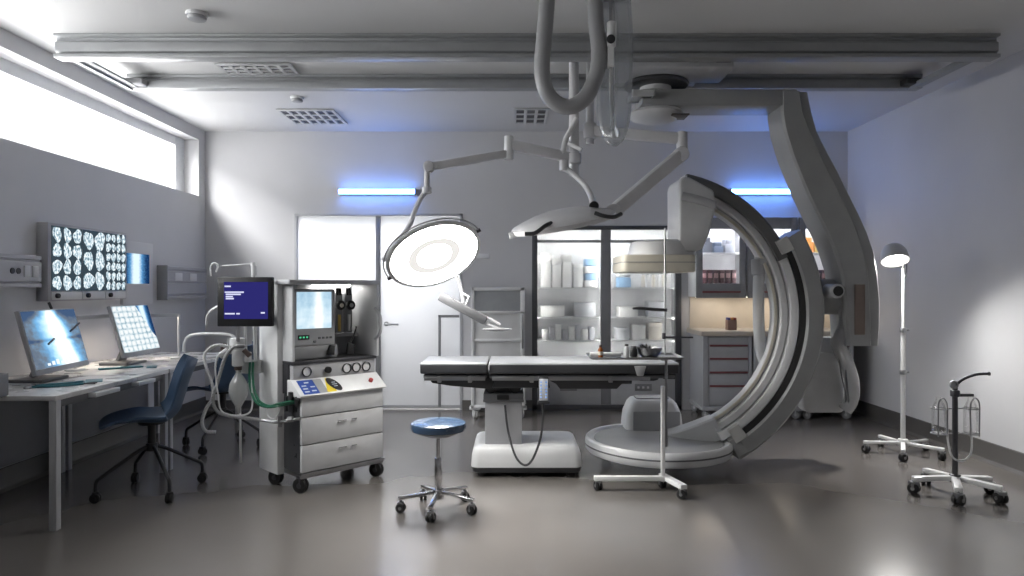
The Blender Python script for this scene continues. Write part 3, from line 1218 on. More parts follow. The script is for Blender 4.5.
# hand control on its cable
b = B()
a = P(538.5, 377, 5.11)
c = P(548.5, 403, 5.11)
b.box((a.x, 5.095, c.z), (c.x, 5.125, a.z - .0), .008)
b.box((a.x - .008, 5.09, c.z - .004), (c.x + .008, 5.13, c.z + .012), .004)
hc = obj('hand_control', b, DGREY, t, True)
b = B()
b.box((a.x + .004, 5.0925, c.z + .02), (c.x - .004, 5.096, a.z - .012), .001)
obj('keypad_plate', b, mat('keypad_pale', (206, 208, 212), .4), hc)
b = B()
for i in range(6):
    z = a.z - .035 - i * .022
    for x in (a.x + .018, c.x - .018):
        b.box((x - .006, 5.0905, z - .004), (x + .006, 5.094, z + .004), .001)
obj('key', b, emit('key_blue', (120, 170, 235), .9), hc)
b = B()
b.tube(crom([P(543, 403, 5.11), P(543, 418, 5.1), P(540, 440, 5.1), P(532, 460, 5.08), P(524, 465, 5.08), P(515, 455, 5.12), P(508, 430, 5.2), P(505, 405, 5.235)]), .0085, 8)
obj('control_cable', b, DGREY, hc)

# ------------------------------------------------------------------ stool
cx, cy = -.465, 4.42
t = thing('stool', 'round stool with shiny blue cushion and five-spoke steel base', 'stool', (cx, cy, 0))
b = B()
b.lathe([(0, .502), (.155, .502), (.173, .506), (.177, .517), (.177, .535), (.172, .55), (.155, .558), (.1, .562), (0, .564)], (0, 0, 0), (0, 0, 1), 48)
obj('seat', b, mat('blue_vinyl', (52, 72, 96), .25, coat=.35), t)
b = B()
b.lathe([(0, .47), (.09, .47), (.16, .500), (0, .502)], (0, 0, 0), (0, 0, 1), 32)
obj('seat_plate', b, DSTEEL, t)
b = B()
b.cyl((0, 0, .30), (0, 0, .48), .014, 16)
b.cyl((0, 0, .09), (0, 0, .33), .024, 20, bev=.004)
obj('gas_lift', b, CHROME, t)
b = B()
b.cyl((0, 0, .07), (0, 0, .135), .035, 20, bev=.006)
obj('base_hub', b, CHROME, t)
for i in range(5):
    a = R(-95 + 72 * i)
    d = Vector((math.cos(a), math.sin(a), 0))
    b = B()
    b.bar(Vector((0, 0, .115)) + d * .02, Vector((0, 0, .088)) + d * .25, .028, .022, .005)
    sp = obj('leg', b, CHROME, t)
    caster((d.x * .235, d.y * .235, 0), .03, t, a + 1.2)

# ------------------------------------------------------------------ instrument stand
YS = 4.85
px0 = P(664, 0, YS).x
t = thing('instrument_stand', 'slim steel instrument stand with tray over the table end and low castered base', 'instrument stand', (px0, YS, 0))
b = B()
b.box((px0 - .02, YS - .012, .06), (px0 + .006, YS + .022, P(0, 386, YS).z), .003)
obj('post', b, WHITEMETAL, t, True)
b = B()
x = P(666.3, 0, YS).x
b.cyl((x, YS + .005, .3), (x, YS + .005, P(0, 358, YS).z), .010, 12)
obj('inner_post', b, STEEL, t, True)
b = B()
b.bar((P(594, 0, YS).x, YS, .082), (px0 + .01, YS, .082), .045, .032, .004)
obj('base_bar', b, WHITEMETAL, t, True)
b = B()
b.bar((px0 + .0, YS + .08, .082), (px0 + .085, YS - .22, .082), .05, .032, .004)
obj('base_foot', b, WHITEMETAL, t, True)
caster((P(598, 0, YS).x, YS, 0), .032, t, .4, world=True)
caster((px0 + .075, YS - .2, 0), .032, t, 1.0, world=True)
caster((px0 + .0, YS + .06, 0), .032, t, .2, world=True)
tz = .925
tx0, tx1 = P(587, 0, 4.85).x, P(679, 0, 4.85).x
b = B()
b.loft([[Vector((px, py, z)) for px, py in rrect(tx0 + i, tx1 - i, 4.66 + i, 5.02 - i, .04)] for i, z in ((.012, tz - .004), (0, tz + .012), (.003, tz + .012), (.014, tz), (.05, tz - .001))])
obj('tray', b, STEEL, t, True)
b = B()
x = P(667.5, 0, 4.9).x
b.cyl((x, 4.98, tz - .03), (x, 4.98, P(0, 228, 4.98).z), .0065, 10)
b.box((x - .03, 4.96, tz - .04), (x + .02, 5.0, tz + .0), .004)
obj('drip_pole', b, STEEL, t, True)
b = B()
b.tube(crom([P(667, 309.5, 4.98), P(655, 309, 4.96), P(642, 308, 4.94), P(633, 308.5, 4.92)]), .008, 8)
b.tube(crom([P(667, 311, 4.98), P(655, 310.5, 4.96), P(645, 309.5, 4.94), P(633, 308.5, 4.92)]), .005, 8)
obj('hook_arm', b, DSTEEL, t, True)
b = B()
b.tube([P(664, 337, 4.98), P(693, 337.5, 4.98)], .006, 8)
b.tube([P(664, 357, 4.98), P(683, 357, 5.0)], .006, 8)
b.cyl(P(664, 339, 4.98), P(664, 333, 4.98), .012, 10)
obj('side_rod', b, DSTEEL, t, True)
# what lies on the tray
AMB = mat('amber_glass', (150, 84, 34), .15)


def bottle(name, px, base_y, w, h, m, lab, cat, capm, Y, z0, shoulder=.7, neck=.45, gp=None):
    q = P(px, 0, Y)
    tt = thing(name, lab, cat, (q.x, Y, z0), 0, gp)
    r = w / 2
    b = B()
    b.lathe([(0, 0), (r * .9, 0), (r, r * .15), (r, h * shoulder * .9), (r * .85, h * shoulder), (r * neck, h * (shoulder + .1)), (r * neck, h * .88), (0, h * .88)], (0, 0, 0), (0, 0, 1), 20)
    obj('bottle_body', b, m, tt)
    b = B()
    b.cyl((0, 0, h * .86), (0, 0, h), r * neck * 1.25, 16, bev=.002)
    obj('cap', b, capm, tt)
    return tt


tt = bottle('medicine_bottle', 600.5, 0, .034, .085, AMB, 'small amber medicine bottle standing on the steel tray', 'bottle', mat('brown_cap', (66, 44, 34), .5), 4.78, tz)
b = B()
b.lathe([(.0172, .018), (.0178, .018), (.0178, .042), (.0172, .042)], (0, 0, 0), (0, 0, 1), 20)
obj('paper_label', b, CREAM, tt)
bottle('vial', 626.5, 0, .034, .09, WHITE, 'white vial with black cap standing on the steel tray', 'vial', BLACK, 4.8, tz, .75, .6)
b = B()
q0, q1 = P(590, 352, 4.82), P(621, 353, 4.82)
b.cyl((q0.x, 4.82, tz + .0175), (q1.x, 4.82, tz + .0175), .016, 16, bev=.003)
tag(obj('gauze_roll', b, WHITE), 'white rolled dressing lying on the left end of the steel tray', 'dressing roll')
q = P(633.5, 0, 4.84)
t = thing('jar', 'small dark jar on the steel tray between the vial and the bowl', 'jar', (q.x, 4.84, tz))
b = B()
b.lathe([(0, 0), (.022, 0), (.026, .006), (.026, .05), (.02, .06), (0, .06)], (0, 0, 0), (0, 0, 1), 20)
obj('jar_body', b, DGREY, t)
b = B()
b.cyl((0, 0, .058), (0, 0, .075), .02, 16, bev=.003)
obj('lid', b, MGREY, t)
q = P(649, 0, 4.86)
t = thing('instrument_bowl', 'shiny steel bowl full of instruments at the right end of the tray', 'bowl', (q.x, 4.86, tz))
b = B()
b.lathe([(0, 0), (.055, 0), (.075, .02), (.088, .06), (.092, .062), (.088, .064), (.072, .024), (.05, .008), (0, .008)], (0, 0, 0), (0, 0, 1), 32)
obj('bowl_shell', b, STEEL, t)
random.seed(4)
for i in range(7):
    a = random.uniform(0, 6.28)
    d = Vector((math.cos(a), math.sin(a), 0))
    b = B()
    b.tube([d * .05 + Vector((0, 0, .015)), -d * .06 + Vector((0, 0, .07 + random.uniform(0, .03)))], .0045, 8)
    b.lathe([(.006, -.002), (.01, -.002), (.01, .002), (.006, .002)], -d * .064 + Vector((0, 0, .075)), d.cross(Vector((0, 0, 1))), 12)
    obj('instrument', b, STEEL if i % 2 else DGREY, t)

# ------------------------------------------------------------------ anaesthesia machine
A0 = Vector((-1.43, 4.745, 0))
S = math.sqrt(.5)


def L(u, v, z):
    return Vector((A0.x + S * (u - v), A0.y + S * (u + v), z))


ML = Matrix.Translation(A0) @ Matrix.Rotation(R(45), 4, 'Z')
t = thing('anaesthesia_machine', 'tall white anaesthesia machine with drawers, gauges, screens and breathing hoses', 'anaesthesia machine', A0, R(45))
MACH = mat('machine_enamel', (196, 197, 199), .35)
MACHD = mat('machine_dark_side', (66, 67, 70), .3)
W_, D_ = .665, .42
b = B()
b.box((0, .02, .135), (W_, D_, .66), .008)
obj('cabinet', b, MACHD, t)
b = B()
b.box((0.0, .0, .10), (W_, D_, .135), .006)
b.box((0.0, -.012, .12), (W_ + .008, .02, .138), .004)
obj('base_frame', b, STEEL, t)
HAND = CHROME
for z0, z1, h in ((.142, .325, 1), (.331, .515, 1), (.521, .655, 0)):
    b = B()
    b.box((.004, -.004, z0), (W_ - .004, .03, z1), .006)
    dr = obj('drawer', b, MACH, t)
    if h:
        b = B()
        zm = z0 + (z1 - z0) * .72
        b.box((.28, -.018, zm - .004), (.345, -.010, zm + .004), .002)
        b.box((.385, -.018, zm - .004), (.43, -.010, zm + .004), .002)
        for u in (.29, .335, .395, .42):
            b.box((u - .003, -.012, zm - .003), (u + .003, 0, zm + .003))
        obj('handle', b, HAND, dr)
# slanted control panel
b = B()
b.prism([(-.02, .655), (-.028, .668), (.11, .765), (.16, .765), (.16, .655)], 'x', -.02, W_ + .015, .004)
pn = obj('slanted_panel', b, WHITE, t)
sl_d = Vector((0, .138, .097)).normalized()
sl_n = Vector((0, -.097, .138)).normalized()
o0 = Vector((0, -.028, .668))


def SP(u, s, n=.0015):
    return Vector((u, 0, 0)) + o0 + sl_d * s + sl_n * n


def plate(b, u0, u1, s0, s1, n=.0015):
    pts = [SP(u0, s0, n), SP(u1, s0, n), SP(u1, s1, n), SP(u0, s1, n)]
    b.poly(pts)


b = B()
b.mi = 0
plate(b, .015, .135, .012, .155)
b.mi = 1
plate(b, .135, .20, .012, .155)
b.mi = 2
b.poly([SP(.19, .012), SP(.265, .012), SP(.275, .155), SP(.235, .155)])
b.mi = 3
b.poly([SP(.275, .085 + 0, .003) + Vector((.042 * math.cos(a), 0, 0)) * 1.0 + sl_d * (.07 * math.sin(a)) + Vector((-.02 * math.sin(a), 0, 0)) for a in [2 * PI * k / 24 for k in range(24)]])
b.mi = 4
for i, (u, s) in enumerate(((.03, .03), (.03, .06), (.03, .09), (.06, .12), (.085, .035), (.09, .075))):
    plate(b, u, u + .035, s, s + .012, .003)
for i, (u, s, w) in enumerate(((.262, .10, .03), (.258, .08, .04), (.264, .06, .03))):
    plate(b, u, u + w, s, s + .006, .0045)
obj('printed_emblem', b, [mat('print_blue', (36, 70, 150), .4), mat('print_grey', (150, 152, 152), .4), mat('print_yellow', (214, 190, 48), .4), mat('print_black', (22, 22, 26), .4), mat('print_pale', (190, 200, 214), .4)], pn)
b = B()
q = SP(.575, .075, 0)
b.cyl(q, q + sl_n * .022, .016, 16, bev=.003)
obj('red_button', b, mat('button_red', (170, 50, 52), .35), pn)
# gauge panel and worktop
b = B()
b.box((0, .11, .755), (W_, .16, .872), .005)
gp = obj('gauge_panel', b, LGREY, t)
for u, kn in ((.10, 0), (.265, 1), (.42, 0), (.50, 0), (.585, 0)):
    b = B()
    if kn:
        b.lathe([(0, 0), (.024, 0), (.024, .02), (.018, .026), (0, .026)], (u, .11, .815), (0, -1, 0), 20)
        obj('knob', b, BLACK, gp)
    else:
        b.lathe([(.031, 0), (.036, .002), (.036, .012), (.031, .014), (.029, .006), (.029, 0)], (u, .11, .815), (0, -1, 0), 28)
        g = obj('gauge', b, DGREY, gp)
        b = B()
        b.lathe([(0, .003), (.0295, .003), (.0295, .005), (0, .005)], (u, .11, .815), (0, -1, 0), 28)
        obj('dial', b, WHITE, g)
b = B()
b.box((-.012, .10, .868), (W_ + .012, D_, .892), .005)
b.box((-.012, .16, .66), (W_, D_, .868), .005)
obj('worktop', b, DSTEEL, t)
# upper bay
b = B()
b.box((0, D_ - .02, .89), (W_, D_, 1.43), .003)
obj('back_panel', b, LGREY, t)
b = B()
b.box((W_ - .018, .06, .89), (W_ + .004, D_, 1.43), .006)
obj('side_panel', b, MACH, t)
b = B()
b.box((-.012, .10, .89), (.008, D_, 1.43), .004)
obj('side_panel', b, MACH, t)
b = B()
b.box((-.06, .05, 1.425), (W_ + .012, .52, 1.458), .008)
obj('top_shelf', b, LGREY, t)
b = B()
b.box((-.052, .24, .095), (.09, .52, 1.44), .008)
obj('gas_column', b, WHITE, t)
b = B()
b.box((.30, D_ - .07, 1.412), (W_ - .06, D_ - .03, 1.426), .003)
obj('work_light', b, emit('bay_light', (255, 252, 246), 14.0), t)
# patient monitor inside the bay
b = B()
b.box((.015, .16, .99), (.36, .32, 1.392), .014)
mo = obj('patient_monitor', b, LGREY, t)
b = B()
b.box((.0, .15, .893), (.38, .34, .99), .02)
obj('monitor_plinth', b, GREY, mo)
n = NT('screen_pale_blue')
v = n.op('ADD', n.op('MULTIPLY', n.gauss(n.x, .62, .12), .55), n.op('ADD', n.op('MULTIPLY', n.noise(5), .55), n.op('MULTIPLY', n.gauss(n.z, .25, .3), .25)))
SCRP = n.out(v, [(.1, (140, 178, 204)), (.42, (190, 216, 230)), (.75, (238, 246, 250))], .82)
b = B()
b.box((.052, .1565, 1.112), (.325, .163, 1.372), .002)
obj('screen', b, SCRP, mo)
b = B()
b.box((.062, .157, 1.035), (.15, .165, 1.068), .002)
obj('key_pad', b, BLACK, mo)
b = B()
for i in range(3):
    b.box((.072 + i * .026, .1555, 1.046), (.086 + i * .026, .1575, 1.058), .001)
obj('indicator', b, emit('indicator_green', (90, 200, 150), .7), mo)
b = B()
b.cyl((.19, .16, 1.02), (.19, .148, 1.02), .009, 12)
for i in range(4):
    b.box((.22 + i * .03, .157, 1.035), (.24 + i * .03, .162, 1.05), .001)
obj('buttons', b, MGREY, mo)
b = B()
b.prism([(.275, .92), (.33, .915), (.335, .985), (.30, .99)], 'y', .12, .15, .006)
obj('sensor_clip', b, BLACK, t)
b = B()
b.prism([(.435, .915), (.49, .91), (.5, .98), (.45, 1.0)], 'y', .12, .15, .006)
obj('sensor_clip', b, BLACK, t)
b = B()
b.tube(crom([(.47, .13, 1.0), (.50, .14, 1.05), (.56, .2, 1.1), (.62, .3, 1.1)]), .006, 8)
obj('sensor_cable', b, BLACK, t)
# flow meters
for u in (.455, .54):
    b = B()
    b.box((u - .03, .27, 1.06), (u + .03, .33, 1.36), .005)
    fm = obj('flow_meter', b, GREY, t)
    b = B()
    b.lathe([(0, 0), (.03, 0), (.036, .01), (.036, .03), (.028, .036), (0, .036)], (u, .27, 1.27), (0, -1, 0), 24)
    obj('knob', b, BLACK, fm)
    for du in (-.012, .012):
        b = B()
        b.cyl((u + du, .275, 1.345), (u + du, .275, 1.40), .011, 12)
        obj('gas_outlet', b, BLACK, fm)
    b = B()
    b.lathe([(0, .037), (.016, .037), (.014, .044), (0, .044)], (u, .27, 1.27), (0, -1, 0), 20)
    obj('dial', b, CREAM if u < .5 else LGREY, fm)
    b = B()
    b.cyl((u - .0, .266, 1.075), (u - .0, .266, 1.20), .012, 12)
    obj('flow_tube', b, mat('tube_yellow', (190, 160, 84), .3) if u < .5 else WHITE, fm)
b = B()
b.box((.40, .3, 1.03), (.64, .4, 1.055), .004)
b.tube(crom([(.64, .07, 1.02), (.64, .01, 1.06), (.64, -.005, 1.13), (.64, .01, 1.2), (.64, .07, 1.25)]), .012, 10)
obj('bay_rail', b, LGREY, t)
for u, v in ((.02, .04), (W_ - .04, .03), (.0, .36), (W_ - .06, .40)):
    caster((u, v, 0), .052, t, .5, fork=DSTEEL, w=.026)
# ---- the side arm with the dark blue display
YM = 4.82
b = B()
a, c = P(217, 277, YM), P(272, 326.5, YM)
b.box((a.x, YM, c.z), (c.x, YM + .055, a.z), .008)
dm = obj('display', b, BLACK, t, True)
ai, ci = P(224, 282, YM), P(268, 319, YM)
b = B()
b.box((ai.x, YM - .003, ci.z), (ci.x, YM + .004, ai.z), .001)
scn = obj('screen', b, emit('screen_navy', (50, 48, 122), .6), dm)
b = B()
for x0, x1, y in ((224.8, 231, 286.3), (225, 244, 292.2), (226, 241, 294.3), (226, 233, 296.6), (226, 234, 298.6), (225, 235, 313.7), (236.5, 240, 313.7), (261, 265, 312.8)):
    q0, q1 = P(x0, y - .75, YM), P(x1, y + .75, YM)
    b.box((q0.x, YM - .0045, q1.z), (q1.x, YM - .0025, q0.z))
obj('screen_text', b, emit('screen_text_pale', (214, 216, 245), .75), scn)
b = B()
b.bar(P(245, 300, YM + .06), P(266, 300, YM + .25), .05, .05, .006)
b.bar(P(238, 326, YM + .02), P(238, 345, YM + .08), .025, .025, .005)
obj('display_arm', b, LGREY, t, True)
# ---- breathing circuit
YT = 4.92
T1 = mat('circuit_white', (206, 207, 208), .35)
b = B()
b.tube(crom([P(211, 276, YT + .1), P(210.5, 267, YT + .1), P(214, 263, YT + .1), P(218, 266, YT + .1), P(216, 272, YT + .1)]), .007, 8)
b.tube([P(222, 266, YT + .12), P(253, 264, YT + .12)], .006, 8)
b.tube([P(253, 262, YT + .12), P(254, 300, YT + .12), P(255, 345, YT + .1), P(256, 366, YT + .1)], .012, 10)
b.cyl(P(254, 266, YT + .12), P(254, 275, YT + .12), .018, 12)
b.tube([P(245, 326, YT + .05), P(246, 362, YT + .05)], .009, 10)
b.box(P(238, 362, YT + .04), P(262, 371, YT + .1), .01)
obj('circuit_frame', b, T1, t, True)
b = B()
b.tube(crom([P(206, 325, YT), P(207, 317, YT), P(211, 311, YT), P(219, 306, YT)]), .009, 8)
b.tube(crom([P(184, 352, YT), P(185, 342, YT), P(190, 336, YT), P(202, 334, YT), P(220, 334, YT), P(232, 336, YT), P(240, 344, YT)]), .011, 10)
obj('air_pipe', b, T1, t, True)
b = B()
b.cyl(P(237, 338, YT), P(237, 352, YT), .05, 20, bev=.008)
b.cyl(P(238, 350, YT - .02), P(238, 366, YT - .02), .04, 20, bev=.006)
b.box(P(228, 340, YT + .03), P(246, 352, YT + .08), .01)
b.cyl(P(247, 352, YT), P(247, 362, YT), .03, 16, bev=.004)
b.cyl(P(228, 350, YT), P(220, 356, YT), .022, 14)
b.cyl(P(238, 364, YT - .02), P(238, 371, YT - .02), .018, 14)
obj('absorber', b, T1, t, True)
b = B()
b.box(P(221, 344, YT + .02), P(226, 350, YT + .06), .004)
obj('valve', b, mat('valve_brown', (74, 62, 58), .4), t, True)
b = B()
b.cyl(P(244, 350, YT - .04), P(250, 356, YT - .04), .018, 12)
obj('valve', b, mat('valve_brown', (74, 62, 58), .4), t, True)
b = B()
b.cyl(P(238, 366, YT - .02), P(238, 370, YT - .02), .026, 16)
obj('valve', b, mat('valve_brown', (74, 62, 58), .4), t, True)
b = B()
q = P(238.5, 391, YT)
b.lathe([(0, -.165), (.012, -.16), (.016, -.12), (.03, -.09), (.056, -.045), (.066, .0), (.06, .05), (.04, .09), (.02, .12), (.016, .15), (0, .15)], q, (0, 0, 1), 28)
obj('breathing_bag', b, glass('bag_film', (238, 240, 240), .4, .12, .28), t, True)
b = B()
b.tube([P(240, 413, YT), P(240.5, 440, YT), P(241, 462, YT + .05)], .009, 8)
obj('drain_tube', b, T1, t, True)
b = B()
corrugated(b, [P(232, 350, YT - .05), P(226, 346, YT - .06), P(214, 346, YT - .06), P(205, 354, YT - .06), P(206, 366, YT - .06), P(211, 380, YT - .06), P(213, 396, YT - .06), P(206, 409, YT - .06), P(202, 422, YT - .05), P(206, 431, YT - .04), P(216, 432, YT - .02)], .011, .010, .4, 10)
obj('corrugated_hose', b, mat('hose_white', (196, 197, 197), .4), t, True)
b = B()
corrugated(b, [P(244, 346, YT - .02), P(234, 347, YT - .08), P(226, 356, YT - .09), P(221, 370, YT - .09), P(217, 384, YT - .09), P(213, 398, YT - .1), P(217, 411, YT - .1), P(230, 416, YT - .1), P(246, 418, YT - .1), P(262, 420, YT - .1)], .0115, .010, .4, 10)
obj('corrugated_hose', b, mat('hose_grey', (150, 151, 152), .4), t, True)
b = B()
b.tube(crom([P(262, 420, YT - .1), P(275, 422, YT - .12), P(286, 421, YT - .16), P(297, 419, YT - .17), P(303, 419, YT - .13)]), .012, 8)
b.cyl(P(280, 416, YT - .14), P(280, 427, YT - .14), .014, 10)
b.cyl(P(288, 419.5, YT - .17), P(293, 419, YT - .17), .02, 10)
obj('connector', b, STEEL, t, True)
b = B()
for dx, dy, dz in ((0, 0, 0), (3.2, -1, -.03)):
    b.tube(crom([P(250 + dx, 362, YT + dz), P(249.5 + dx, 376, YT + dz), P(251 + dx, 390 + dy, YT - .04 + dz), P(256 + dx, 402 + dy, YT - .1 + dz), P(266 + dx, 407 + dy, YT - .15), P(278, 406 + dy * 2, YT - .19), P(288, 404 + dy * 2, YT - .16), P(300, 402 + dy * 2, YT - .1)]), .0085, 8)
obj('green_hose', b, mat('hose_green', (34, 96, 72), .35), t, True)
b = B()
b.tube(crom([P(266, 408, YT - .16), P(268, 416, YT - .16), P(274, 419, YT - .17), P(279, 412, YT - .18), P(280, 405, YT - .18)]), .005, 8)
b.tube(crom([P(228, 350, YT - .04), P(216, 360, YT - .1), P(218, 395, YT - .1), P(224, 413, YT - .1), P(250, 412, YT - .08), P(252, 380, YT - .04)]), .006, 8)
obj('thin_tube', b, T1, t, True)
b = B()
b.box(P(286, 398, YT - .13), P(300, 408, YT - .05), .01)
b.cyl(P(291, 392, YT - .13), P(291, 412, YT - .13), .02, 12)
b.cyl(P(297, 398, YT - .18), P(297, 405, YT - .14), .016, 12)
obj('gas_inlet', b, DGREY, t, True)
# ------------------------------------------------------------------ desks along the left wall
DESKT = mat('desk_laminate', (196, 196, 196), .28)
ZD = .78
XD = -2.62
XW = XL + .015


def make_desk(y0, y1, label, trays):
    t = thing('desk', label, 'desk', ((XD + XW) / 2, (y0 + y1) / 2, 0))
    b = B()
    b.box((XW, y0, ZD - .03), (XD, y1, ZD), .004)
    obj('desktop', b, DESKT, t, True)
    for x in (XD - .024, XW + .09):
        for y in (y0 + .03, y1 - .03):
            b = B()
            b.box((x - .022, y - .022, 0), (x + .022, y + .022, ZD - .03), .003)
            obj('leg', b, LGREY, t, True)
    for xq in (XD - .05, XW + .07):
        b = B()
        b.box((xq, y0 + .03, ZD - .075), (xq + .03, y1 - .03, ZD - .03), .003)
        obj('apron', b, MGREY, t, True)
    b = B()
    b.box((XW + .0, y0 + .06, .17), (XW + .02, y1 - .06, ZD - .03), .003)
    obj('modesty_panel', b, GREY, t, True)
    for ya, yb in trays:
        b = B()
        b.box((XD - .30, ya, ZD - .062), (XD + .03, yb, ZD - .034), .004)
        obj('drawer', b, WHITE, t, True)
    return t


make_desk(4.02, 5.345, 'white desk along the left wall nearest the front, with the knee image screen', [(4.36, 4.63), (4.86, 5.09)])
make_desk(5.365, 6.79, 'white desk further along the left wall, behind the blue chair', [])

# screens on the desks
n = NT('xray_joint')
bend = n.op('MULTIPLY', n.op('SUBTRACT', n.z, .45), .22)
yy = n.op('ADD', n.y, bend)
hour = n.op('ADD', .13, n.op('MULTIPLY', n.gauss(n.z, .45, .28), .05))
core = n.op('MULTIPLY', n.gauss(yy, .60, .10), .62)
soft = n.op('MULTIPLY', n.gauss(yy, .52, .27), .62)
tex = n.op('MULTIPLY', n.op('SUBTRACT', n.noise(9), .5), .35)
gap = n.op('MULTIPLY', n.gauss(n.z, .47, .03), -.2)
v = n.op('ADD', n.op('ADD', core, soft), n.op('ADD', n.op('ADD', tex, gap), n.op('ADD', .12, n.op('MULTIPLY', n.gauss(n.z, 1.05, .18), -.5))))
XR1 = n.out(v, [(.0, (62, 84, 116)), (.16, (104, 116, 130)), (.36, (112, 170, 216)), (.55, (176, 222, 248)), (.8, (248, 252, 255))], .85)
n = NT('scan_grid')
cy = n.op('SINE', n.op('MULTIPLY', n.y, 25.1))
cz = n.op('SINE', n.op('MULTIPLY', n.z, 25.1))
cell = n.op('ABSOLUTE', n.op('MULTIPLY', cy, cz))
v = n.op('ADD', n.op('MULTIPLY', cell, .5), n.op('MULTIPLY', n.noise(14, 5), .75))
SCAN = n.out(v, [(.2, (84, 120, 146)), (.34, (160, 188, 202)), (.5, (218, 232, 238)), (.75, (248, 251, 252))], .72)
SPINE_STOPS = [(.2, (20, 50, 92)), (.55, (90, 150, 200)), (.95, (220, 240, 252))]
n = NT('spine_scan')
v = n.op('ADD', n.op('MULTIPLY', n.gauss(n.y, .42, .26), .9), n.op('MULTIPLY', n.noise(16), .35))
SPINE = n.out(v, SPINE_STOPS, .8)


def screen(label, bl, br, ztop, lean, m, side):
    """leaning screen; bl, br are its bottom corners, lean is how far the top falls back towards the wall"""
    ex = (br - bl)
    Wd = ex.length
    ex = ex.normalized()
    nrm = Vector((ex.y, -ex.x, 0))            # towards the room
    hh = ztop - bl.z
    up = (Vector((0, 0, hh)) - nrm * lean)
    Ht = up.length
    up = up.normalized()
    nn = ex.cross(up)
    M = Matrix(((ex.x, up.x, nn.x, bl.x), (ex.y, up.y, nn.y, bl.y), (ex.z, up.z, nn.z, bl.z), (0, 0, 0, 1)))
    if nn.dot(nrm) < 0:
        nn = -nn
    base = bl + ex * Wd * .45 - nrm * .1
    t = thing('monitor', label, 'monitor', (base.x, base.y, ZD))
    b = B()
    b.box((0, 0, -.03), (Wd, Ht, .0), .006, M)
    cs = obj('casing', b, LGREY, t, True)
    # image panel as an upright local mesh so that the picture follows it
    b = B()
    b.box((.012, .035, -.001), (Wd - .012, Ht - .01, .0025), .001, M)
    obj('screen', b, m, cs)
    b = B()
    c = bl + ex * Wd * .42 + up * Ht * .4 - nn * .02
    foot = Vector((c.x, c.y, ZD)) - nrm * .10
    b.bar(c - nn * .01, foot + Vector((0, 0, .03)), .12, .025, .005)
    obj('neck', b, GREY, t, True)
    b = B()
    f = foot
    b.box((f.x - .10, f.y - .14, ZD), (f.x + .14, f.y + .14, ZD + .022), .006)
    obj('foot', b, MGREY, t, True)
    return t, M, Wd, Ht, cs


m1 = screen('slanted monitor on the front desk showing a blue knee x-ray', Vector((-3.0, 4.42, .845)), Vector((-3.075, 5.10, .845)), 1.258, .11, XR1, 0)
t, M, Wd, Ht, cs = m1
for p_, q_, r_ in (((.30, .44, .012), (.42, .51, .012), .007), ((.76, .60, .012), (.98, .72, .012), .007), ((.58, 1.0, -.005), (.56, 1.11, -.005), .009)):
    b = B()
    b.tube([M @ Vector((Wd * p_[0], Ht * p_[1], p_[2])), M @ Vector((Wd * q_[0], Ht * q_[1], q_[2]))], r_, 8)
    obj('clip_arm', b, DGREY, cs)
b = B()
for i in range(7):
    b.box((Wd * (.22 + .08 * i), Ht * .11, .002), (Wd * (.27 + .08 * i), Ht * (.15 + .02 * (i % 3)), .0035), 0, M)
obj('screen_marks', b, emit('marks_pale', (225, 235, 245), .9), cs)
m2 = screen('slanted monitor on the rear desk showing a grid of pale scans', Vector((-3.03, 5.48, .855)), Vector((-3.02, 6.03, .855)), 1.262, .12, SCAN, 0)
t, M, Wd, Ht, cs = m2
b = B()
b.poly([M @ Vector(p) for p in ((Wd * .62, Ht * .975, .004), (Wd * .975, Ht * .975, .004), (Wd * .975, Ht * .30, .004), (Wd * .9, Ht * .4, .004), (Wd * .76, Ht * .7, .004))])
obj('skeleton_image', b, SPINE, cs)

# desk lamps
LAMPW = emit('desk_lamp_warm', (255, 240, 222), 60.0)


def desk_lamp(x, y, zt, hx, hy, label):
    t = thing('desk_lamp', label, 'lamp', (x, y, ZD), group=None)
    b = B()
    b.lathe([(0, 0), (.07, 0), (.072, .006), (.065, .014), (0, .016)], (x, y, ZD), (0, 0, 1), 28)
    obj('base', b, WHITE, t, True)
    b = B()
    b.cyl((x, y, ZD + .012), (x, y, zt), .011, 12)
    obj('stem', b, WHITE, t, True)
    b = B()
    b.bar((x - (hx - x) * .08, y - (hy - y) * .08, zt), (hx, hy, zt), .035, .014, .004)
    pv = Vector((hy - y, -(hx - x), 0)).normalized() * .017
    for sg in (-1, 1):
        b.bar(Vector((x, y, zt - .006)) + pv * sg, Vector((hx, hy, zt - .006)) + pv * sg, .003, .028, 0)
    b.bar((hx, hy, zt - .006), (hx + (hx - x) * .006, hy + (hy - y) * .006, zt - .006), .037, .028, 0)
    b.bar((x - (hx - x) * .08, y - (hy - y) * .08, zt - .006), (x - (hx - x) * .075, y - (hy - y) * .075, zt - .006), .037, .028, 0)
    h = obj('lamp_head', b, LGREY, t, True)
    b = B()
    b.bar((x + (hx - x) * .1, y + (hy - y) * .1, zt - .0065), (x + (hx - x) * .97, y + (hy - y) * .97, zt - .0065), .026, .003, 0)
    obj('led_strip', b, LAMPW, h)


desk_lamp(-3.28, 5.26, 1.18, -3.24, 5.86, 'thin white desk lamp between the two slanted monitors, its flat head lit')
desk_lamp(-2.95, 6.2, 1.165, -3.2, 6.12, 'thin white desk lamp on the rear desk beside the anaesthesia hoses')

# small things on the desks
TEAL = mat('teal_rubber', (40, 110, 124), .4)


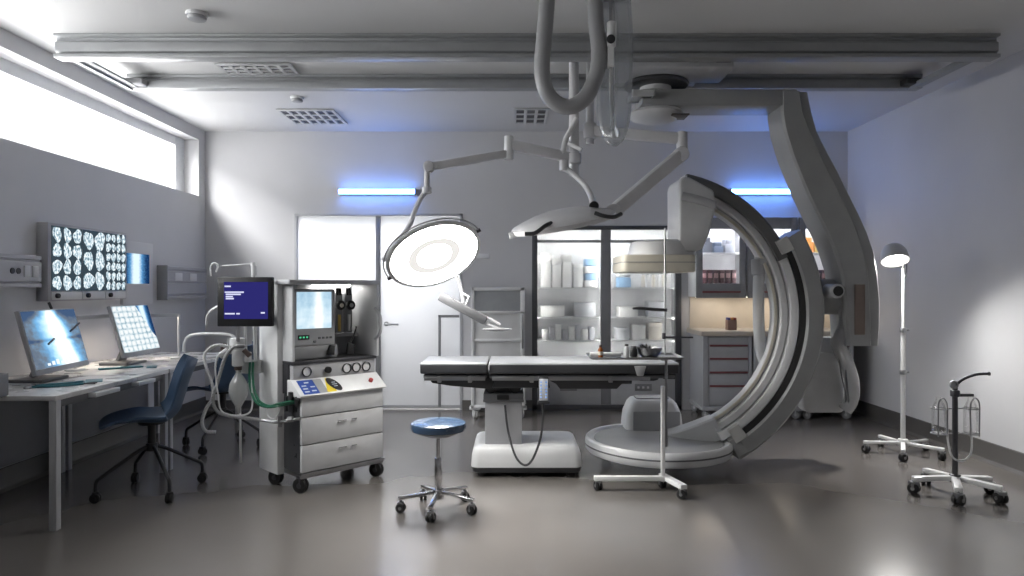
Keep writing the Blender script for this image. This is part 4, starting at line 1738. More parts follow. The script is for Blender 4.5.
def sheet(px, py, w, l, rot, m, name, label, cat, th=.003):
    Y = FOC * (CAMZ - ZD) / (py - 288)
    q = P(px, py, Y)
    b = B()
    M = Matrix.Translation((q.x, q.y, ZD + th / 2)) @ Matrix.Rotation(R(rot), 4, 'Z')
    b.box((-w / 2, -l / 2, -th / 2 + .0005), (w / 2, l / 2, th / 2), .001, M)
    return tag(obj(name, b, m), label, cat)


Y = FOC * (CAMZ - ZD) / (386 - 288)
q = P(62, 386, Y)
t = thing('stethoscope', 'teal stethoscope lying on the front desk near its outer corner', 'stethoscope', (q.x, q.y, ZD))
b = B()
b.tube(crom([(-.13, -.10, .008), (-.05, -.08, .008), (.03, -.03, .008), (.10, .05, .009), (.06, .12, .012), (0, .08, .009), (-.08, .0, .009), (-.13, -.06, .009)]), .0075, 8)
obj('tubing', b, TEAL, t)
b = B()
b.lathe([(0, 0), (.022, 0), (.024, .006), (.016, .016), (0, .018)], (-.14, -.11, .0), (0, 0, 1), 20)
obj('chest_piece', b, STEEL, t)
b = B()
b.tube([(.10, .05, .009), (.15, .12, .006)], .004, 8)
b.tube([(.10, .05, .009), (.17, .07, .006)], .004, 8)
obj('ear_tubes', b, DSTEEL, t)
sheet(94, 381, .10, .16, 30, mat('teal_folder', (72, 122, 134), .5), 'folder', 'teal folder on the front desk beside the stethoscope', 'folder', .005)
sheet(110, 373, .21, .34, 6, mat('paper_white', (226, 226, 224), .6), 'paper_sheet', 'white paper sheet on the desk between the two monitors', 'paper')
sheet(121, 368.5, .06, .30, -50, TEAL, 'pen_case', 'teal slim case on the rear desk in front of the scan monitor', 'case', .012)
sheet(152, 367, .07, .16, 25, TEAL, 'card', 'small teal card on the rear desk near the outer edge', 'card', .006)
sheet(139, 372, .20, .30, -12, mat('paper_grey', (204, 205, 206), .6), 'paper_sheet', 'pale grey sheet at the desk edge beside the blue chair', 'paper')
q = P(4, 0, 4.06)
t = thing('letter_tray', 'grey two-level letter tray with papers at the front end of the desk', 'tray', (-3.045, 4.04, ZD))
b = B()
for z in (.0, .075):
    b.box((-.20, -.12, z), (.14, .0, z + .006), .002)
b.box((-.20, -.12, 0), (-.194, .0, .13), .002)
b.box((.134, -.12, 0), (.14, .0, .13), .002)
b.box((-.20, -.006, 0), (.14, .0, .13), .002)
obj('tray_body', b, GREY, t)
b = B()
b.box((-.18, -.11, .082), (.12, -.01, .112), .002)
obj('papers', b, mat('paper_brown', (150, 138, 130), .6), t)

# ------------------------------------------------------------------ wall units on the left wall
FRAME = mat('viewer_frame', (160, 160, 164), .4)
t = thing('film_viewer', 'large lit film viewer on the left wall full of head scans', 'film viewer', (XL, 5.7, 1.3))
y0, y1, z0, z1 = 5.19, 6.25, 1.30, 1.89
XFV = XL + .09
b = B()
b.box((XL, y0, z0), (XFV, y1, z1), .006)
obj('casing', b, FRAME, t, True)
FILM = emit('film_dark', (58, 72, 82), .7)
n = NT('head_scan')
v = n.op('ADD', n.op('MULTIPLY', n.noise(20, 5), 1.9), -.45)
HEAD = n.out(v, [(.2, (84, 110, 124)), (.4, (150, 178, 192)), (.58, (226, 238, 244)), (.8, (252, 254, 255))], .8)
panels = [(5.225, 5.595, 3, 4), (5.605, 5.91, 2, 3), (5.92, 6.225, 4, 6)]
random.seed(3)
for (ya, yb, nc, nr) in panels:
    b = B()
    zb, zt = 1.378, 1.868
    b.box((XFV - .003, ya, zb), (XFV + .004, yb, zt), .001)
    f = b
    f.mi = 1
    for i in range(nc):
        for j in range(nr):
            cyy = ya + (yb - ya) * (i + .5) / nc
            czz = zb + (zt - zb) * (j + .5) / nr
            ry = (yb - ya) / nc * random.uniform(.38, .48)
            rz = (zt - zb) / nr * random.uniform(.40, .48)
            ph = random.uniform(0, 6)
            pts = []
            for k in range(18):
                a = 2 * PI * k / 18
                w = 1 + .10 * math.sin(2 * a + ph) + .09 * math.sin(3 * a + ph * 2) + .05 * math.sin(5 * a + ph)
                pts.append((XFV + .0055, cyy + ry * w * math.cos(a), czz + rz * w * math.sin(a)))
            f.poly(pts)
    obj('film', b, [FILM, HEAD], t, True)
for ya, yb in ((5.225, 5.595), (5.605, 5.91), (5.92, 6.225)):
    b = B()
    b.box((XFV - .004, ya, 1.312), (XFV + .006, yb, 1.37), .003)
    sw = obj('switch_panel', b, OFFWHITE, t, True)
    b = B()
    b.cyl((XFV, ya + .055, 1.341), (XFV + .028, ya + .055, 1.341), .019, 16, bev=.004)
    obj('knob', b, BLACK, sw)

t = thing('film_viewer', 'plain grey wall viewer with one small blue x-ray film, beside the big film viewer', 'film viewer', (XL, 6.5, 1.3))
b = B()
b.box((XL - .002, 6.30, 1.25), (XL + .03, 6.83, 1.83), .006)
obj('casing', b, WALL, t, True)
b = B()
b.box((XL + .027, 6.34, 1.44), (XL + .034, 6.75, 1.72), .002)
fl = obj('film', b, SPINE, t, True)
b = B()
b.box((XL + .026, 6.33, 1.425), (XL + .04, 6.76, 1.438), .002)
obj('film_ledge', b, OFFWHITE, t, True)

t = thing('equipment_rail', 'grey wall channel box with two long grooves in the back left corner', 'wall channel', (XL, 7.4, 1.3))
b = B()
XQ = XL + .10
b.prism([(XL, 1.285), (XQ, 1.285), (XQ, 1.315), (XQ - .014, 1.32), (XQ - .014, 1.335), (XQ, 1.34), (XQ, 1.445), (XQ - .014, 1.45), (XQ - .014, 1.462), (XQ, 1.467), (XQ, 1.565), (XQ - .014, 1.57), (XQ - .014, 1.583), (XQ, 1.588), (XQ, 1.615), (XQ - .01, 1.622), (XL, 1.622)], 'y', 6.97, 7.86)
obj('channel', b, FRAME, t, True)
b = B()
b.box((XL, 6.955, 1.28), (XQ + .004, 6.972, 1.626), .003)
obj('end_cap', b, GREY, t, True)
b = B()
for ya in (7.12, 7.45):
    b.box((XQ - .002, ya, 1.475), (XQ + .005, ya + .16, 1.555), .004)
obj('socket_plate', b, OFFWHITE, t, True)

t = thing('equipment_rail', 'pale wall channel with black sockets and white switches left of the film viewer', 'wall channel', (XL, 4.6, 1.4))
b = B()
XQ = XL + .07
b.prism([(XL, 1.405), (XQ, 1.405), (XQ, 1.432), (XQ - .014, 1.436), (XQ - .014, 1.444), (XQ, 1.448), (XQ, 1.588), (XQ - .014, 1.592), (XQ - .014, 1.604), (XQ, 1.608), (XQ, 1.635), (XL, 1.635)], 'y', 3.2, 5.15)
obj('channel', b, FRAME, t, True)
for ya in (4.845, 4.905):
    b = B()
    b.cyl((XQ - .002, ya, 1.52), (XQ + .006, ya, 1.52), .021, 16)
    obj('socket', b, BLACK, t, True)
for ya in (4.96, 5.045):
    b = B()
    b.box((XQ - .002, ya, 1.478), (XQ + .008, ya + .062, 1.56), .004)
    obj('switch', b, OFFWHITE, t, True)

# ------------------------------------------------------------------ blue chair and its twin
def make_chair(label, m, legm):
    t = thing('swivel_chair', label, 'chair')
    # shell: a curve in profile (x forward is -x), swept across
    prof = crom([Vector((-.31, 0, .488)), Vector((-.24, 0, .502)), Vector((-.12, 0, .505)), Vector((.02, 0, .492)), Vector((.10, 0, .50)), Vector((.165, 0, .56)), Vector((.20, 0, .66)), Vector((.235, 0, .78)), Vector((.285, 0, .90))], 6)
    n = len(prof)
    hw = []
    for i in range(n):
        f = i / (n - 1)
        w = .19 + .05 * math.sin(min(1, f * 2.2) * PI / 2)
        if f > .5:
            w = .24 - .02 * math.sin((f - .5) * 2 * PI)
        if f > .86:
            w *= math.sqrt(max(.0, 1 - ((f - .86) / .16) ** 2))
        if f < .06:
            w *= math.sqrt(max(.05, 1 - ((.06 - f) / .075) ** 2))
        hw.append(max(.03, w))
    secs = []
    for i in range(n):
        a, c = prof[max(0, i - 1)], prof[min(n - 1, i + 1)]
        tg = (c - a).normalized()
        nm = Vector((-tg.z, 0, tg.x))
        if nm.z < 0 and i < n / 2:
            nm = -nm
        f = i / (n - 1)
        curl = .05 * min(1, f * 3.5) if f < .5 else .075
        lo, hi = [], []
        for k in range(13):
            s = -1 + k / 6
            lift = nm * (curl * abs(s) ** 2.5)
            base = prof[i] + lift + Vector((0, s * hw[i], 0))
            hi.append(base + nm * .007)
            lo.append(base - nm * .007)
        secs.append(hi + lo[::-1])
    b = B()
    b.loft(secs)
    obj('seat_shell', b, m, t)
    b = B()
    b.cyl((0, 0, .47), (0, 0, .495), .085, 20, bev=.006)
    obj('seat_plate', b, BLACK, t)
    b = B()
    b.cyl((0, 0, .30), (0, 0, .48), .026, 18)
    b.cyl((0, 0, .285), (0, 0, .34), .036, 18, bev=.006)
    obj('column', b, legm, t)
    for i in range(4):
        a = R(15 + 90 * i)
        d = Vector((math.cos(a), math.sin(a), 0))
        b = B()
        b.tube(crom([d * .02 + Vector((0, 0, .32)), d * .1 + Vector((0, 0, .285)), d * .29 + Vector((0, 0, .17)), d * .335 + Vector((0, 0, .135)), d * .342 + Vector((0, 0, .075))]), .0125, 10)
        obj('leg', b, legm, t)
        caster((d.x * .342, d.y * .342, 0), .033, t, a + .9, fork=BLACK)
    return t


ch = make_chair('dark blue shell chair on a black four-legged castered base at the front desk', mat('navy_shell', (50, 72, 98), .5), mat('black_steel', (30, 30, 32), .4))
ch.location = (-2.47, 4.80, 0)
ch.rotation_euler = (0, 0, R(30))
dup(ch, (-2.56, 6.2, 0), R(-20), 'blue castered chair standing behind the breathing hoses at the rear desk')
# ------------------------------------------------------------------ grey cabinet on casters beside the door
YW = 7.5
x0, x1 = P(471, 0, YW).x, P(525, 0, YW).x
zt, zb = P(0, 287.5, YW).z, P(0, 408, YW).z
t = thing('warming_cabinet', 'pale grey castered cabinet with a glass door against the back wall', 'cabinet', ((x0 + x1) / 2, YW + .24, 0))
CABG = mat('cabinet_pale', (204, 205, 206), .4)
b = B()
b.box((x0, YW + .02, zb), (x1, YW + .48, zt), .012)
obj('body', b, CABG, t, True)
b = B()
zm = P(0, 312, YW).z
for lo, hi in (((x0, zt - .035), (x1, zt)), ((x0, zb), (x0 + .035, zt)), ((x1 - .05, zb), (x1, zt)), ((x0, zm - .02), (x1, zm + .01)), ((x0, P(0, 340, YW).z - .02), (x1, P(0, 340, YW).z + .01)), ((x0, zb), (x1, zb + .03))):
    b.box((lo[0], YW, lo[1]), (hi[0], YW + .022, hi[1]), .005)
dr = obj('door', b, WHITE, t, True)
b = B()
b.box((x0 + .03, YW + .012, zm), (x1 - .045, YW + .016, zt - .03))
obj('glass_pane', b, mat('smoked_glass', (158, 161, 164), .12), dr)
b = B()
b.box((x1 - .035, YW - .03, .75), (x1 - .02, YW, 1.12), .005)
obj('handle', b, STEEL, dr)
for x in (x0 + .04, x1 - .04):
    for y in (YW + .06, YW + .42):
        caster((x, y, 0), .05, t, .3, fork=OFFWHITE, wheel=OFFWHITE, world=True)
        b = B()
        b.box((x - .06, y - .05, .09), (x + .06, y + .05, zb + .01), .008)
        obj('foot_bracket', b, OFFWHITE, t, True)

# ------------------------------------------------------------------ glazed store cupboard in the back wall
t = thing('glass_cupboard', 'wide glass-fronted store cupboard with lit white shelves in the back wall', 'cupboard', ((KX0 + KX1) / 2, YB + .2, 0))
b = B()
dp = YB + .5
b.box((KX0, dp, 0), (KX1, dp + .02, KZ))
b.box((KX0 - .02, YB + .01, 0), (KX0, dp + .02, KZ))
b.box((KX1, YB + .01, 0), (KX1 + .02, dp + .02, KZ))
b.box((KX0 - .02, YB + .01, KZ), (KX1 + .02, dp + .02, KZ + .02))
b.box((KX0 - .02, YB + .01, -.0), (KX1 + .02, dp + .02, .02))
obj('carcass', b, OFFWHITE, t, True)
shz = [P(0, y, YB + .1).z for y in (380, 341, 318, 288)]
for z in shz[:]:
    b = B()
    b.box((KX0, YB + .07, z - .012), (KX1, dp, z + .006), .002)
    obj('shelf', b, WHITE, t, True)
FRD = mat('cupboard_frame', (84, 85, 88), .4, .3)
b = B()
b.box((KX0, YB - .02, 0), (KX0 + .062, YB + .05, KZ), .005)
b.box((KX1 - .068, YB - .02, 0), (KX1, YB + .05, KZ), .005)
b.box((KX0, YB - .02, KZ - .045), (KX1, YB + .05, KZ), .005)
b.box((KX0, YB - .02, 0), (KX1, YB + .05, .06), .005)
obj('frame', b, FRD, t, True)
cxa, cxb = (601 - 512) / 87., (611 - 512) / 87.
b = B()
b.box((cxa, YB + .0, .05), (cxb, YB + .06, KZ - .04), .004)
obj('centre_post', b, GREY, t, True)
for x0, x1 in ((KX0 + .062, cxa), (cxb, KX1 - .068)):
    b = B()
    b.box((x0, YB + .012, .06), (x1, YB + .02, KZ - .045))
    dr = obj('door', b, glass('cupboard_glass', (244, 245, 246), .10, .04, .10), t, True)
    b = B()
    zz = P(0, 241, YB).z
    b.box((x0, YB + .004, zz - .02), (x1, YB + .014, zz + .014), .002)
    obj('rail', b, LGREY, dr)
    b = B()
    b.box((x0, YB + .006, .06), (x1, YB + .026, .37), .003)
    obj('lower_panel', b, LGREY, dr)
for xa, xb2 in ((560, 577), (635, 652)):
    b = B()
    q0, q1 = P(xa, 384, YB - .01), P(xb2, 391, YB - .01)
    b.box((q0.x, YB - .004, q1.z), (q1.x, YB + .008, q0.z), .003)
    b.mi = 1
    for i in range(3):
        q0 = P(xa + 3.5 + i * 4.8, 387.5, YB - .005)
        b.box((q0.x - .012, YB - .0065, q0.z - .012), (q0.x + .012, YB - .0035, q0.z + .012))
    obj('socket_strip', b, [GREY, OFFWHITE], t, True)
for xq0, xq1 in ((KX0 + .1, cxa - .02), (cxb + .05, KX1 - .1)):
    b = B()
    b.box((xq0, YB + .12, KZ - .03), (xq1, YB + .16, KZ - .015))
    obj('strip_light', b, emit('strip_white', (255, 253, 248), 40.0), t, True)

random.seed(11)
CL = [mat('store_white', (232, 232, 230), .5), mat('store_cream', (214, 208, 196), .5), mat('store_grey', (176, 178, 182), .5), mat('store_blue', (140, 176, 210), .5)]


def storebox(x, y, z, w, d, h, m, name, label, cat, gp):
    t = thing(name, label, cat, (x, y, z), 0, gp)
    b = B()
    b.box((-w / 2, -d / 2, 0), (w / 2, d / 2, h * .8), .004)
    obj('box_body', b, m, t)
    b = B()
    b.box((-w / 2 - .003, -d / 2 - .003, h * .78), (w / 2 + .003, d / 2 + .003, h), .004)
    obj('lid', b, m, t)
    return t


for xq0 in (KX0 + .03, cxa + .01, cxb - .024, KX1 - .05):
    b = B()
    b.box((xq0, YB + .062, .4), (xq0 + .014, YB + .07, KZ - .06), .002)
    obj('side_light', b, emit('strip_side', (255, 253, 248), 40.0), bpy.data.objects['glass_cupboard'], True)
# top level: white boxes left, blue packs, slim white bottles right
zs = shz[3] + .008
boxes = None
xs_ = [(541, 551), (552, 561), (562, 571), (573, 582)]
for i, (a, c) in enumerate(xs_):
    q0, q1 = P(a, 0, YB + .22), P(c, 0, YB + .22)
    storebox((q0.x + q1.x) / 2, YB + .25, zs, q1.x - q0.x, .2, [.40, .34, .38, .27][i], CL[0], 'storage_box', ['tall white box at the left end of the top cupboard shelf', 'second white box from the left on the top cupboard shelf', 'third white box from the left on the top cupboard shelf', 'shortest white box on the top cupboard shelf, right of three taller ones'][i], 'box', 'white boxes on the top cupboard shelf')
for i in range(4):
    q = P(592, 0, YB + .25)
    b = B()
    b.box((q.x - .10 + .006 * (i % 2), YB + .15, zs + i * .085), (q.x + .05, YB + .35, zs + i * .085 + .078), .008)
    tag(obj('supply_pack', b, CL[3] if i in (1, 3) else CL[0]), ['white supply pack at the bottom of the pile left of the cupboard post', 'blue supply pack second from the bottom of the pile left of the cupboard post', 'white supply pack third from the bottom of the pile left of the cupboard post', 'blue supply pack on top of the pile left of the cupboard post'][i], 'pack', 'folded packs by the cupboard post')
for i in range(3):
    q = P(628, 0, YB + .25)
    b = B()
    b.box((q.x - .13, YB + .15, zs + i * .13), (q.x + .02, YB + .35, zs + i * .13 + .115), .008)
    tag(obj('supply_pack', b, CL[3] if i != 1 else CL[0]), ['blue supply pack lowest of three right of the cupboard post', 'white supply pack between two blue ones right of the cupboard post', 'blue supply pack topmost of three right of the cupboard post'][i], 'pack', 'folded packs by the cupboard post')
for i in range(5):
    px = 643 + i * 5.2
    bottle('dispenser_bottle', px, 0, .045, .17, WHITE if i % 2 else CL[1], 'slim white bottle in the row at the right end of the top cupboard shelf', 'bottle', LGREY, YB + .2, zs, .8, .5, gp='slim bottles on the top cupboard shelf')
# level two: bins
zs = shz[2] + .008
for i, (px, w) in enumerate(((552, .28), (584, .24), (627, .22), (655, .2))):
    q = P(px, 0, YB + .3)
    storebox(q.x, YB + .3, zs, w, .22, [.13, .17, .12, .18][i], CL[(0, 2, 0, 2)[i]], 'storage_bin', ['low white bin on the second cupboard shelf at the left', 'grey bin on the second cupboard shelf left of the post', 'low white bin on the second cupboard shelf right of the post', 'grey bin on the second cupboard shelf at the right end'][i], 'bin', 'bins on the second cupboard shelf')
zs = shz[1] + .008
for i in range(8):
    px = 545 + i * 6.6
    q = P(px, 0, YB + .2)
    b = B()
    h = .12 + .03 * ((i * 7) % 3)
    b.box((q.x - .032, YB + .14, zs), (q.x + .032, YB + .30, zs + h), .005)
    b.box((q.x - .022, YB + .137, zs + h * .3), (q.x + .022, YB + .141, zs + h * .7), .001)
    tag(obj('medicine_carton', b, CL[i % 2 and 2 or 0]), 'small upright carton in the row on the third cupboard shelf left of the post', 'carton', 'cartons on the third cupboard shelf')
for i in range(3):
    q = P(622 + i * 16, 0, YB + .25)
    storebox(q.x, YB + .28, zs, .15, .2, .14 + .03 * i, CL[(2, 0, 1)[i]], 'storage_box', ['grey box on the third cupboard shelf just right of the post', 'white box in the middle of three right of the post on the third cupboard shelf', 'cream box at the right end of the third cupboard shelf'][i], 'box', 'boxes on the third cupboard shelf')

# ------------------------------------------------------------------ wall cabinets, counter and drawer carts behind the ring
WARMW = mat('splashback_cream', (206, 196, 180), .4)
b = B()
xa, xb = P(690, 0, YB - .02).x, XR - .002
b.box((xa, YB - .015, P(0, 332, YB).z), (xb, YB, P(0, 292, YB).z), .002)
struct('trim_1', b, WARMW)
b = B()
zc = P(0, 331, 7.42).z
b.box((2.0, 7.40, zc - .055), (xb, YB - .016, zc), .012)
tag(obj('counter_top', b, mat('counter_cream', (178, 170, 158), .35)), 'cream counter top along the back wall over the drawer carts', 'counter')
REDH = mat('handle_red', (116, 66, 68), .4)
YC_ = 7.68
for i in range(3):
    x0 = P(696, 0, YC_).x + i * .565
    x1 = x0 + .555
    z0, z1 = P(0, 297, YC_).z, P(0, 217, YC_).z
    lab = ['glass-door wall cabinet nearest the store cupboard, dark red boxes inside', 'glass-door wall cabinet half hidden behind the upper ring of the imaging arm', 'glass-door wall cabinet behind the curved support, orange and white packets inside'][i]
    t = thing('wall_cabinet', lab, 'cabinet', ((x0 + x1) / 2, YB, z0), group='glass-door wall cabinets')
    b = B()
    b.box((x0, YC_ + .02, z0), (x0 + .018, YB - .016, z1), .002)
    b.box((x1 - .018, YC_ + .02, z0), (x1, YB - .016, z1), .002)
    b.box((x0, YC_ + .02, z0), (x1, YB - .016, z0 + .018), .002)
    b.box((x0, YC_ + .02, z1 - .018), (x1, YB - .016, z1), .002)
    b.box((x0, YB - .03, z0), (x1, YB - .016, z1), .002)
    obj('carcass', b, WHITE, t, True)
    b = B()
    b.box((x0 + .04, YC_ + .1, z0 - .005), (x1 - .04, YC_ + .18, z0 - .0005))
    obj('under_light', b, emit('strip_warm', (255, 242, 226), 7.0), t, True)
    zsf = P(0, 253, YC_).z
    b = B()
    b.box((x0 + .018, YC_ + .05, zsf - .008), (x1 - .018, YB - .03, zsf + .008), .002)
    obj('shelf', b, WHITE, t, True)
    b = B()
    f = .075
    b.box((x0 + .004, YC_, z0 - .01), (x0 + f, YC_ + .022, z1 - .004), .004)
    b.box((x1 - f, YC_, z0 - .01), (x1 - .004, YC_ + .022, z1 - .004), .004)
    b.box((x0 + f - .001, YC_, z0 - .01), (x1 - f + .001, YC_ + .022, z0 + .15), .004)
    b.box((x0 + f - .001, YC_, z1 - .13), (x1 - f + .001, YC_ + .022, z1 - .004), .004)
    d = obj('door', b, GREY, t, True)
    b = B()
    b.box((x0 + f - .005, YC_ + .008, z0 + .145), (x1 - f + .005, YC_ + .014, z1 - .125))
    obj('glass_pane', b, GLASS, d)
    b = B()
    b.box((x0 + f * .9, YC_ - .016, z0 + .045), (x1 - f * .9, YC_, z0 + .066), .004)
    obj('handle', b, REDH, d)
    b = B()
    b.box((x0 + .05, YC_ + .06, z1 - .034), (x1 - .05, YC_ + .10, z1 - .02), .003)
    obj('strip_light', b, emit('strip_cabinet', (250, 250, 255), 22.0), t, True)
    b = B()
    b.box((x0 + .022, YC_ + .03, z0 + .03), (x0 + .034, YC_ + .045, z1 - .03), .002)
    obj('strip_light', b, MATS['strip_cabinet'], t, True)
    b = B()
    b.box((x1 - .034, YC_ + .03, z0 + .03), (x1 - .022, YC_ + .045, z1 - .03), .002)
    obj('strip_light', b, MATS['strip_cabinet'], t, True)
    # contents
    n_ = 6
    for k in range(n_):
        xk = x0 + .085 + k * .066
        if i == 1 and k < 4:
            continue
        b = B()
        b.box((xk, YC_ + .08, z0 + .16 if False else z0 + .018), (xk + .056, YC_ + .22, z0 + .30), .005)
        b.mi = 1
        b.box((xk + .006, YC_ + .077, z0 + .21), (xk + .05, YC_ + .081, z0 + .262), .001)
        tag(obj('medicine_box', b, [mat('box_dark_red', (62, 36, 40), .5), mat('box_label', (140, 112, 112), .5)]),
            ['dark red medicine box in the row inside the wall cabinet nearest the store cupboard', 'dark red medicine box behind glass beside the upper ring of the imaging arm', 'dark red medicine box in the wall cabinet behind the curved support'][i], 'box', ['dark red boxes in the first wall cabinet', 'dark red boxes in the middle wall cabinet', 'dark red boxes in the last wall cabinet'][i])
    for k in range(3):
        xk = x0 + .10 + k * .125
        if i == 1 and k < 2:
            continue
        b = B()
        hh = (.12, .07, .10)[k]
        b.box((xk, YC_ + .10, zsf + .008), (xk + .105, YC_ + .26, zsf + .008 + hh), .006)
        b.box((xk + .01, YC_ + .11, zsf + .008 + hh), (xk + .09, YC_ + .25, zsf + .008 + hh + .05), .006)
        m_ = [[mat('pack_slate', (96, 100, 110), .5), mat('pack_bluegrey', (120, 134, 156), .5), mat('pack_pale', (176, 180, 190), .5)], None, [mat('pack_orange', (210, 140, 70), .5), mat('pack_yellow', (220, 196, 120), .5), mat('pack_pale', (176, 180, 190), .5)]][i]
        m_ = m_ or [mat('pack_pale', (176, 180, 190), .5)] * 3
        kk = ('left end', 'middle', 'right end')[k]
        tag(obj('supply_pack', b, m_[k]), ['double pack at the %s of the upper shelf in the first wall cabinet' % kk, 'pale pack on the upper shelf of the half hidden wall cabinet', '%s pack on the upper shelf of the wall cabinet behind the curved support' % ('orange', 'yellow', 'pale')[k]][i], 'pack')


def cart():
    W, D, Ht = .52, .56, zc - .056
    t = thing('drawer_cart', 'grey castered cart with four red-handled drawers under the counter, nearest the store cupboard', 'drawer cart')
    CART = mat('cart_grey', (158, 160, 164), .4)
    b = B()
    b.box((0, .02, .12), (W, D, Ht), .008)
    b.box((0, -.002, .12), (.06, .03, Ht), .004)
    b.box((W - .035, -.002, .12), (W, .03, Ht), .004)
    b.box((-.012, -.012, .095), (W + .006, D, .14), .006)
    obj('carcass', b, CART, t)
    zz = [.24 + .147 * k for k in range(5)]
    zz = [.155, .345, .495, .645, .765, Ht - .012]
    zz = [.155, .36, .505, .65, .79]
    hs = [.345 + 0, .49, .635, .778, Ht - .012]
    for k in range(5):
        b = B()
        b.box((.064, .0, zz[k]), (W - .038, .03, min(hs[k], Ht - .01)), .004)
        d = obj('drawer', b, CART, t)
        if k:
            b = B()
            hz = zz[k] - .012
            b.box((.07, -.014, hz), (W - .045, .0, hz + .02), .004)
            obj('handle', b, REDH, d)
    for x in (.05, W - .05):
        for y in (.05, D - .05):
            caster((x, y, 0), .045, t, .7, fork=LGREY, wheel=GREY)
    return t


c1 = cart()
c1.location = (2.03, 7.44, 0)
dup(c1, (2.57, 7.44, 0), 0, 'grey drawer cart mostly hidden behind the lower right of the imaging ring')
dup(c1, (3.11, 7.44, 0), 0, 'grey drawer cart behind the curved support, in the right back corner')
# small carton on the counter
q = P(731, 332, 7.6)
t = thing('carton', 'small brown carton with coloured tops standing on the cream counter', 'carton', (q.x, 7.6, zc))
b = B()
b.box((-.045, -.04, 0), (.05, .06, .11), .004)
obj('carton_body', b, mat('carton_brown', (140, 112, 100), .5), t)
b = B()
for k, m_ in enumerate(((70, 74, 130), (190, 130, 60), (150, 70, 60))):
    b.mi = k
    b.box((-.043 + k * .032, -.036, .108), (-.015 + k * .032, .05, .135), .004)
obj('carton_tops', b, [mat('tops%d' % k, c_, .5) for k, c_ in enumerate(((70, 74, 130), (190, 130, 60), (150, 70, 60)))], t)

# ------------------------------------------------------------------ examination lamp on the right
x, y = P(903, 0, 5.9).x, 5.9
t = thing('floor_lamp', 'slim white examination lamp on a five-spoke castered base near the right wall', 'lamp', (x, y, 0))
b = B()
b.cyl((0, 0, .08), (0, 0, P(0, 330, 5.9).z), .02, 14)
b.cyl((0, 0, .06), (0, 0, .13), .04, 18, bev=.008)
obj('pole', b, WHITEMETAL, t)
b = B()
b.cyl((0, 0, P(0, 332, 5.9).z), (.0, 0, P(0, 268, 5.9).z), .011, 12)
obj('upper_pole', b, WHITEMETAL, t)
for yy in (330, 372):
    z = P(0, yy, 5.9).z
    b = B()
    b.cyl((0, 0, z - .02), (0, 0, z + .02), .027, 14, bev=.004)
    b.cyl((0, 0, z), (.045, -.01, z), .009, 10)
    obj('clamp_knob', b, STEEL, t)
z = P(0, 268, 5.9).z
b = B()
b.tube(crom([(0, 0, z), (.015, 0, z + .08), (.01, 0, z + .13), (-.03, 0, z + .14)]), .009, 10)
b.tube(crom([(.0, 0, z - .1), (.03, 0, z - .05), (.025, 0, z + .05), (.015, 0, z + .09)]), .006, 8)
obj('gooseneck', b, STEEL, t)
hc_ = P(893, 256, 5.9) - Vector((x, y, 0))
hc_.y = -.02
na = Vector((-.1, -.5, -1)).normalized()
b = B()
b.lathe([(.03, -.10), (.045, -.10), (.07, -.085), (.098, -.04), (.108, .02), (.112, .05), (.106, .05), (.1, .02), (.09, -.03), (.06, -.07), (0, -.075)], hc_, na, 36)
b.lathe([(0, -.105), (.03, -.1), (.045, -.095), (0, -.09)], hc_, na, 24)
hd_ = obj('lamp_head', b, OFFWHITE, t)
b = B()
b.lathe([(0, .0), (.05, .0), (.068, .02), (.06, .035), (0, .04)], hc_, na, 24)
obj('bulb', b, emit('exam_bulb', (255, 250, 240), 10.0), hd_)
for i in range(5):
    a = R(-119 + 72 * i)
    d = Vector((math.cos(a), math.sin(a), 0))
    b = B()
    b.bar(Vector((0, 0, .095)) + d * .02, Vector((0, 0, .088)) + d * .31, .034, .026, .006)
    obj('leg', b, WHITEMETAL, t)
    caster((d.x * .29, d.y * .29, 0), .032, t, a + .7)

# ------------------------------------------------------------------ suction stand, front right
x, y = P(955, 0, 4.74).x, 4.74
t = thing('suction_stand', 'short steel post stand with wire bottle holders and side handle, front right', 'stand', (x, y, 0))
b = B()
b.cyl((0, 0, .09), (0, 0, .74), .0175, 18)
b.cyl((0, 0, .085), (0, 0, .14), .036, 18, bev=.006)
obj('post', b, DSTEEL, t)
b = B()
b.cyl((0, 0, .665), (0, 0, .71), .03, 18, bev=.006)
b.box((.0, -.015, .665), (.12, .015, .685), .004)
obj('clamp_block', b, DSTEEL, t)
b = B()
b.tube(crom([(-.012, -.03, .745), (.02, -.03, .775), (.05, -.035, .795), (.10, -.04, .815), (.14, -.04, .822), (.20, -.04, .824)]), .0095, 12)
b.cyl((.20, -.04, .824), (.206, -.04, .824), .014, 12)
obj('handle', b, DSTEEL, t)
b = B()
b.lathe([(.0, -.012), (.026, -.012), (.03, 0), (.026, .012), (.018, .012), (.016, 0), (0, 0)], (-.03, -.035, .75), (0, -1, .15), 24)
obj('gauge', b, STEEL, t)
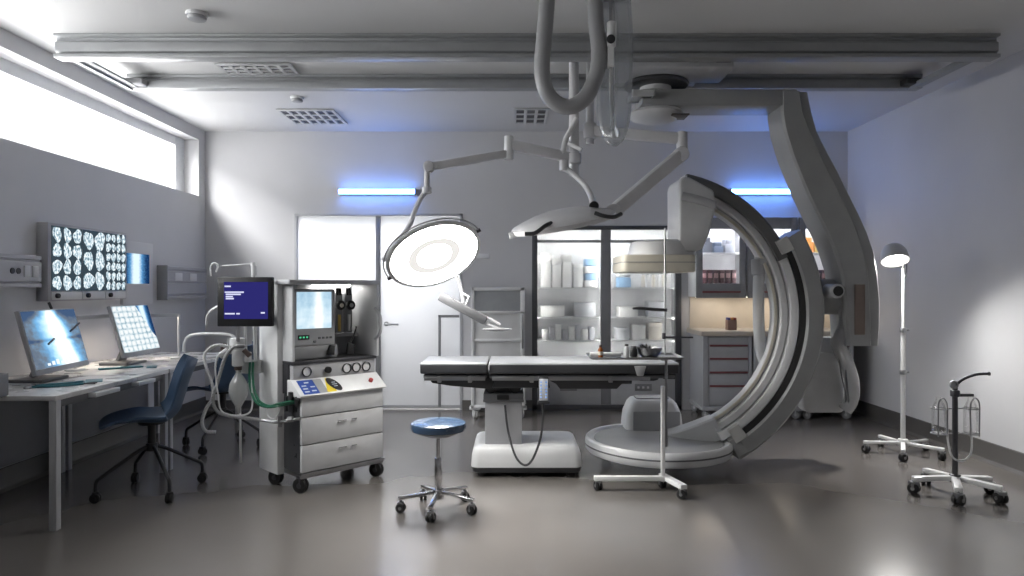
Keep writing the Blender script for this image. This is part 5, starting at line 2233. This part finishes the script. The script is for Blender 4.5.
for sx in (-1, 1):
    ox = sx * .108
    b = B()
    for z in (.36 if False else .415, .585):
        b.tube([(ox + .05 * math.cos(a), .05 * math.sin(a), z) for a in [2 * PI * k / 24 for k in range(25)]], .004, 6)
        b.tube([(sx * .02, 0, z), (sx * .06, 0, z)], .005, 6)
    b.tube(crom([(ox - .03, -.04, .40), (ox - .03, -.042, .60), (ox - .02, -.042, .645), (ox, -.042, .66), (ox + .02, -.042, .645), (ox + .03, -.042, .60), (ox + .03, -.04, .40)]), .004, 6)
    b.tube([(ox - .055, 0, .415), (ox + .055, 0, .415)], .004, 6)
    b.tube([(ox, -.055, .415), (ox, .055, .415)], .004, 6)
    h = obj('bottle_holder', b, STEEL, t)
    b = B()
    b.lathe([(0, .42), (.04, .42), (.044, .43), (.044, .58), (.03, .62), (.02, .64), (.02, .66), (0, .66)], (ox, 0, 0), (0, 0, 1), 24)
    obj('glass_bottle', b, GLASS, h)
b = B()
b.tube(crom([(-.07, -.03, .60), (-.075, -.04, .4), (-.055, -.05, .28), (-.01, -.055, .245), (.05, -.05, .26), (.085, -.045, .34), (.075, -.03, .6)]), .0065, 8)
obj('suction_tube', b, T1, t)
for i in range(5):
    a = R(-115 + 72 * i)
    a = R([-48, -118, 172, 8, 100][i])
    d = Vector((math.cos(a), math.sin(a), 0))
    ln = .27
    b = B()
    b.bar(Vector((0, 0, .115)) + d * .02, Vector((0, 0, .098)) + d * ln, .05, .034, .008)
    obj('leg', b, WHITEMETAL, t)
    caster((d.x * (ln - .01), d.y * (ln - .01), 0), .036, t, a + .9, w=.03)

# ------------------------------------------------------------------ light and camera
light('window_sky', 'AREA', (-4.35, 4.6, 2.75), 500, (1.0, .995, .985), 9.0, 1.8, (1, 0, 0))
light('window_sky_high', 'AREA', (-4.75, 4.6, 4.3), 2300, (1.0, .995, .985), 9.0, 1.6, (1, 0, -.9))
light('door_backlight', 'AREA', ((DX0 + DX1) / 2, YB + .62, 2.66), 120, (1, .99, .97), 1.4, .4, (0, 0, -1))  # unseen lamp added behind the door leaves to make them bright
light('surgical_lamp_beam', 'SPOT', C + N * .04, 210, (1, .985, .96), .26, None, N, 100, 1.0)
light('exam_lamp_beam', 'SPOT', Vector((P(903, 0, 5.9).x, 5.9, 0)) + hc_ + na * .06, 95, (1, .98, .94), .06, None, na, 150, 1.0)
w = bpy.data.worlds.new('World')
sc.world = w
w.use_nodes = True
bg = w.node_tree.nodes['Background']
bg.inputs['Color'].default_value = (.9, .95, 1, 1)
bg.inputs['Strength'].default_value = 1.0
cam = bpy.data.cameras.new('Camera')
cam.sensor_width = 36
cam.lens = FOC * 36 / 1024
cam.clip_start = .05
co = bpy.data.objects.new('Camera', cam)
COL.objects.link(co)
co.location = (0, 0, CAMZ)
co.rotation_euler = (R(90), 0, 0)
sc.camera = co
sc.view_settings.view_transform = 'Standard'
sc.view_settings.look = 'None'
sc.view_settings.exposure = 0.52
sc.view_settings.gamma = 1.0
sc.view_settings.use_curve_mapping = False
sc.cycles.use_denoising = True
sc.cycles.max_bounces = 10
sc.cycles.diffuse_bounces = 5
sc.cycles.transparent_max_bounces = 24
sc.cycles.sample_clamp_indirect = 6
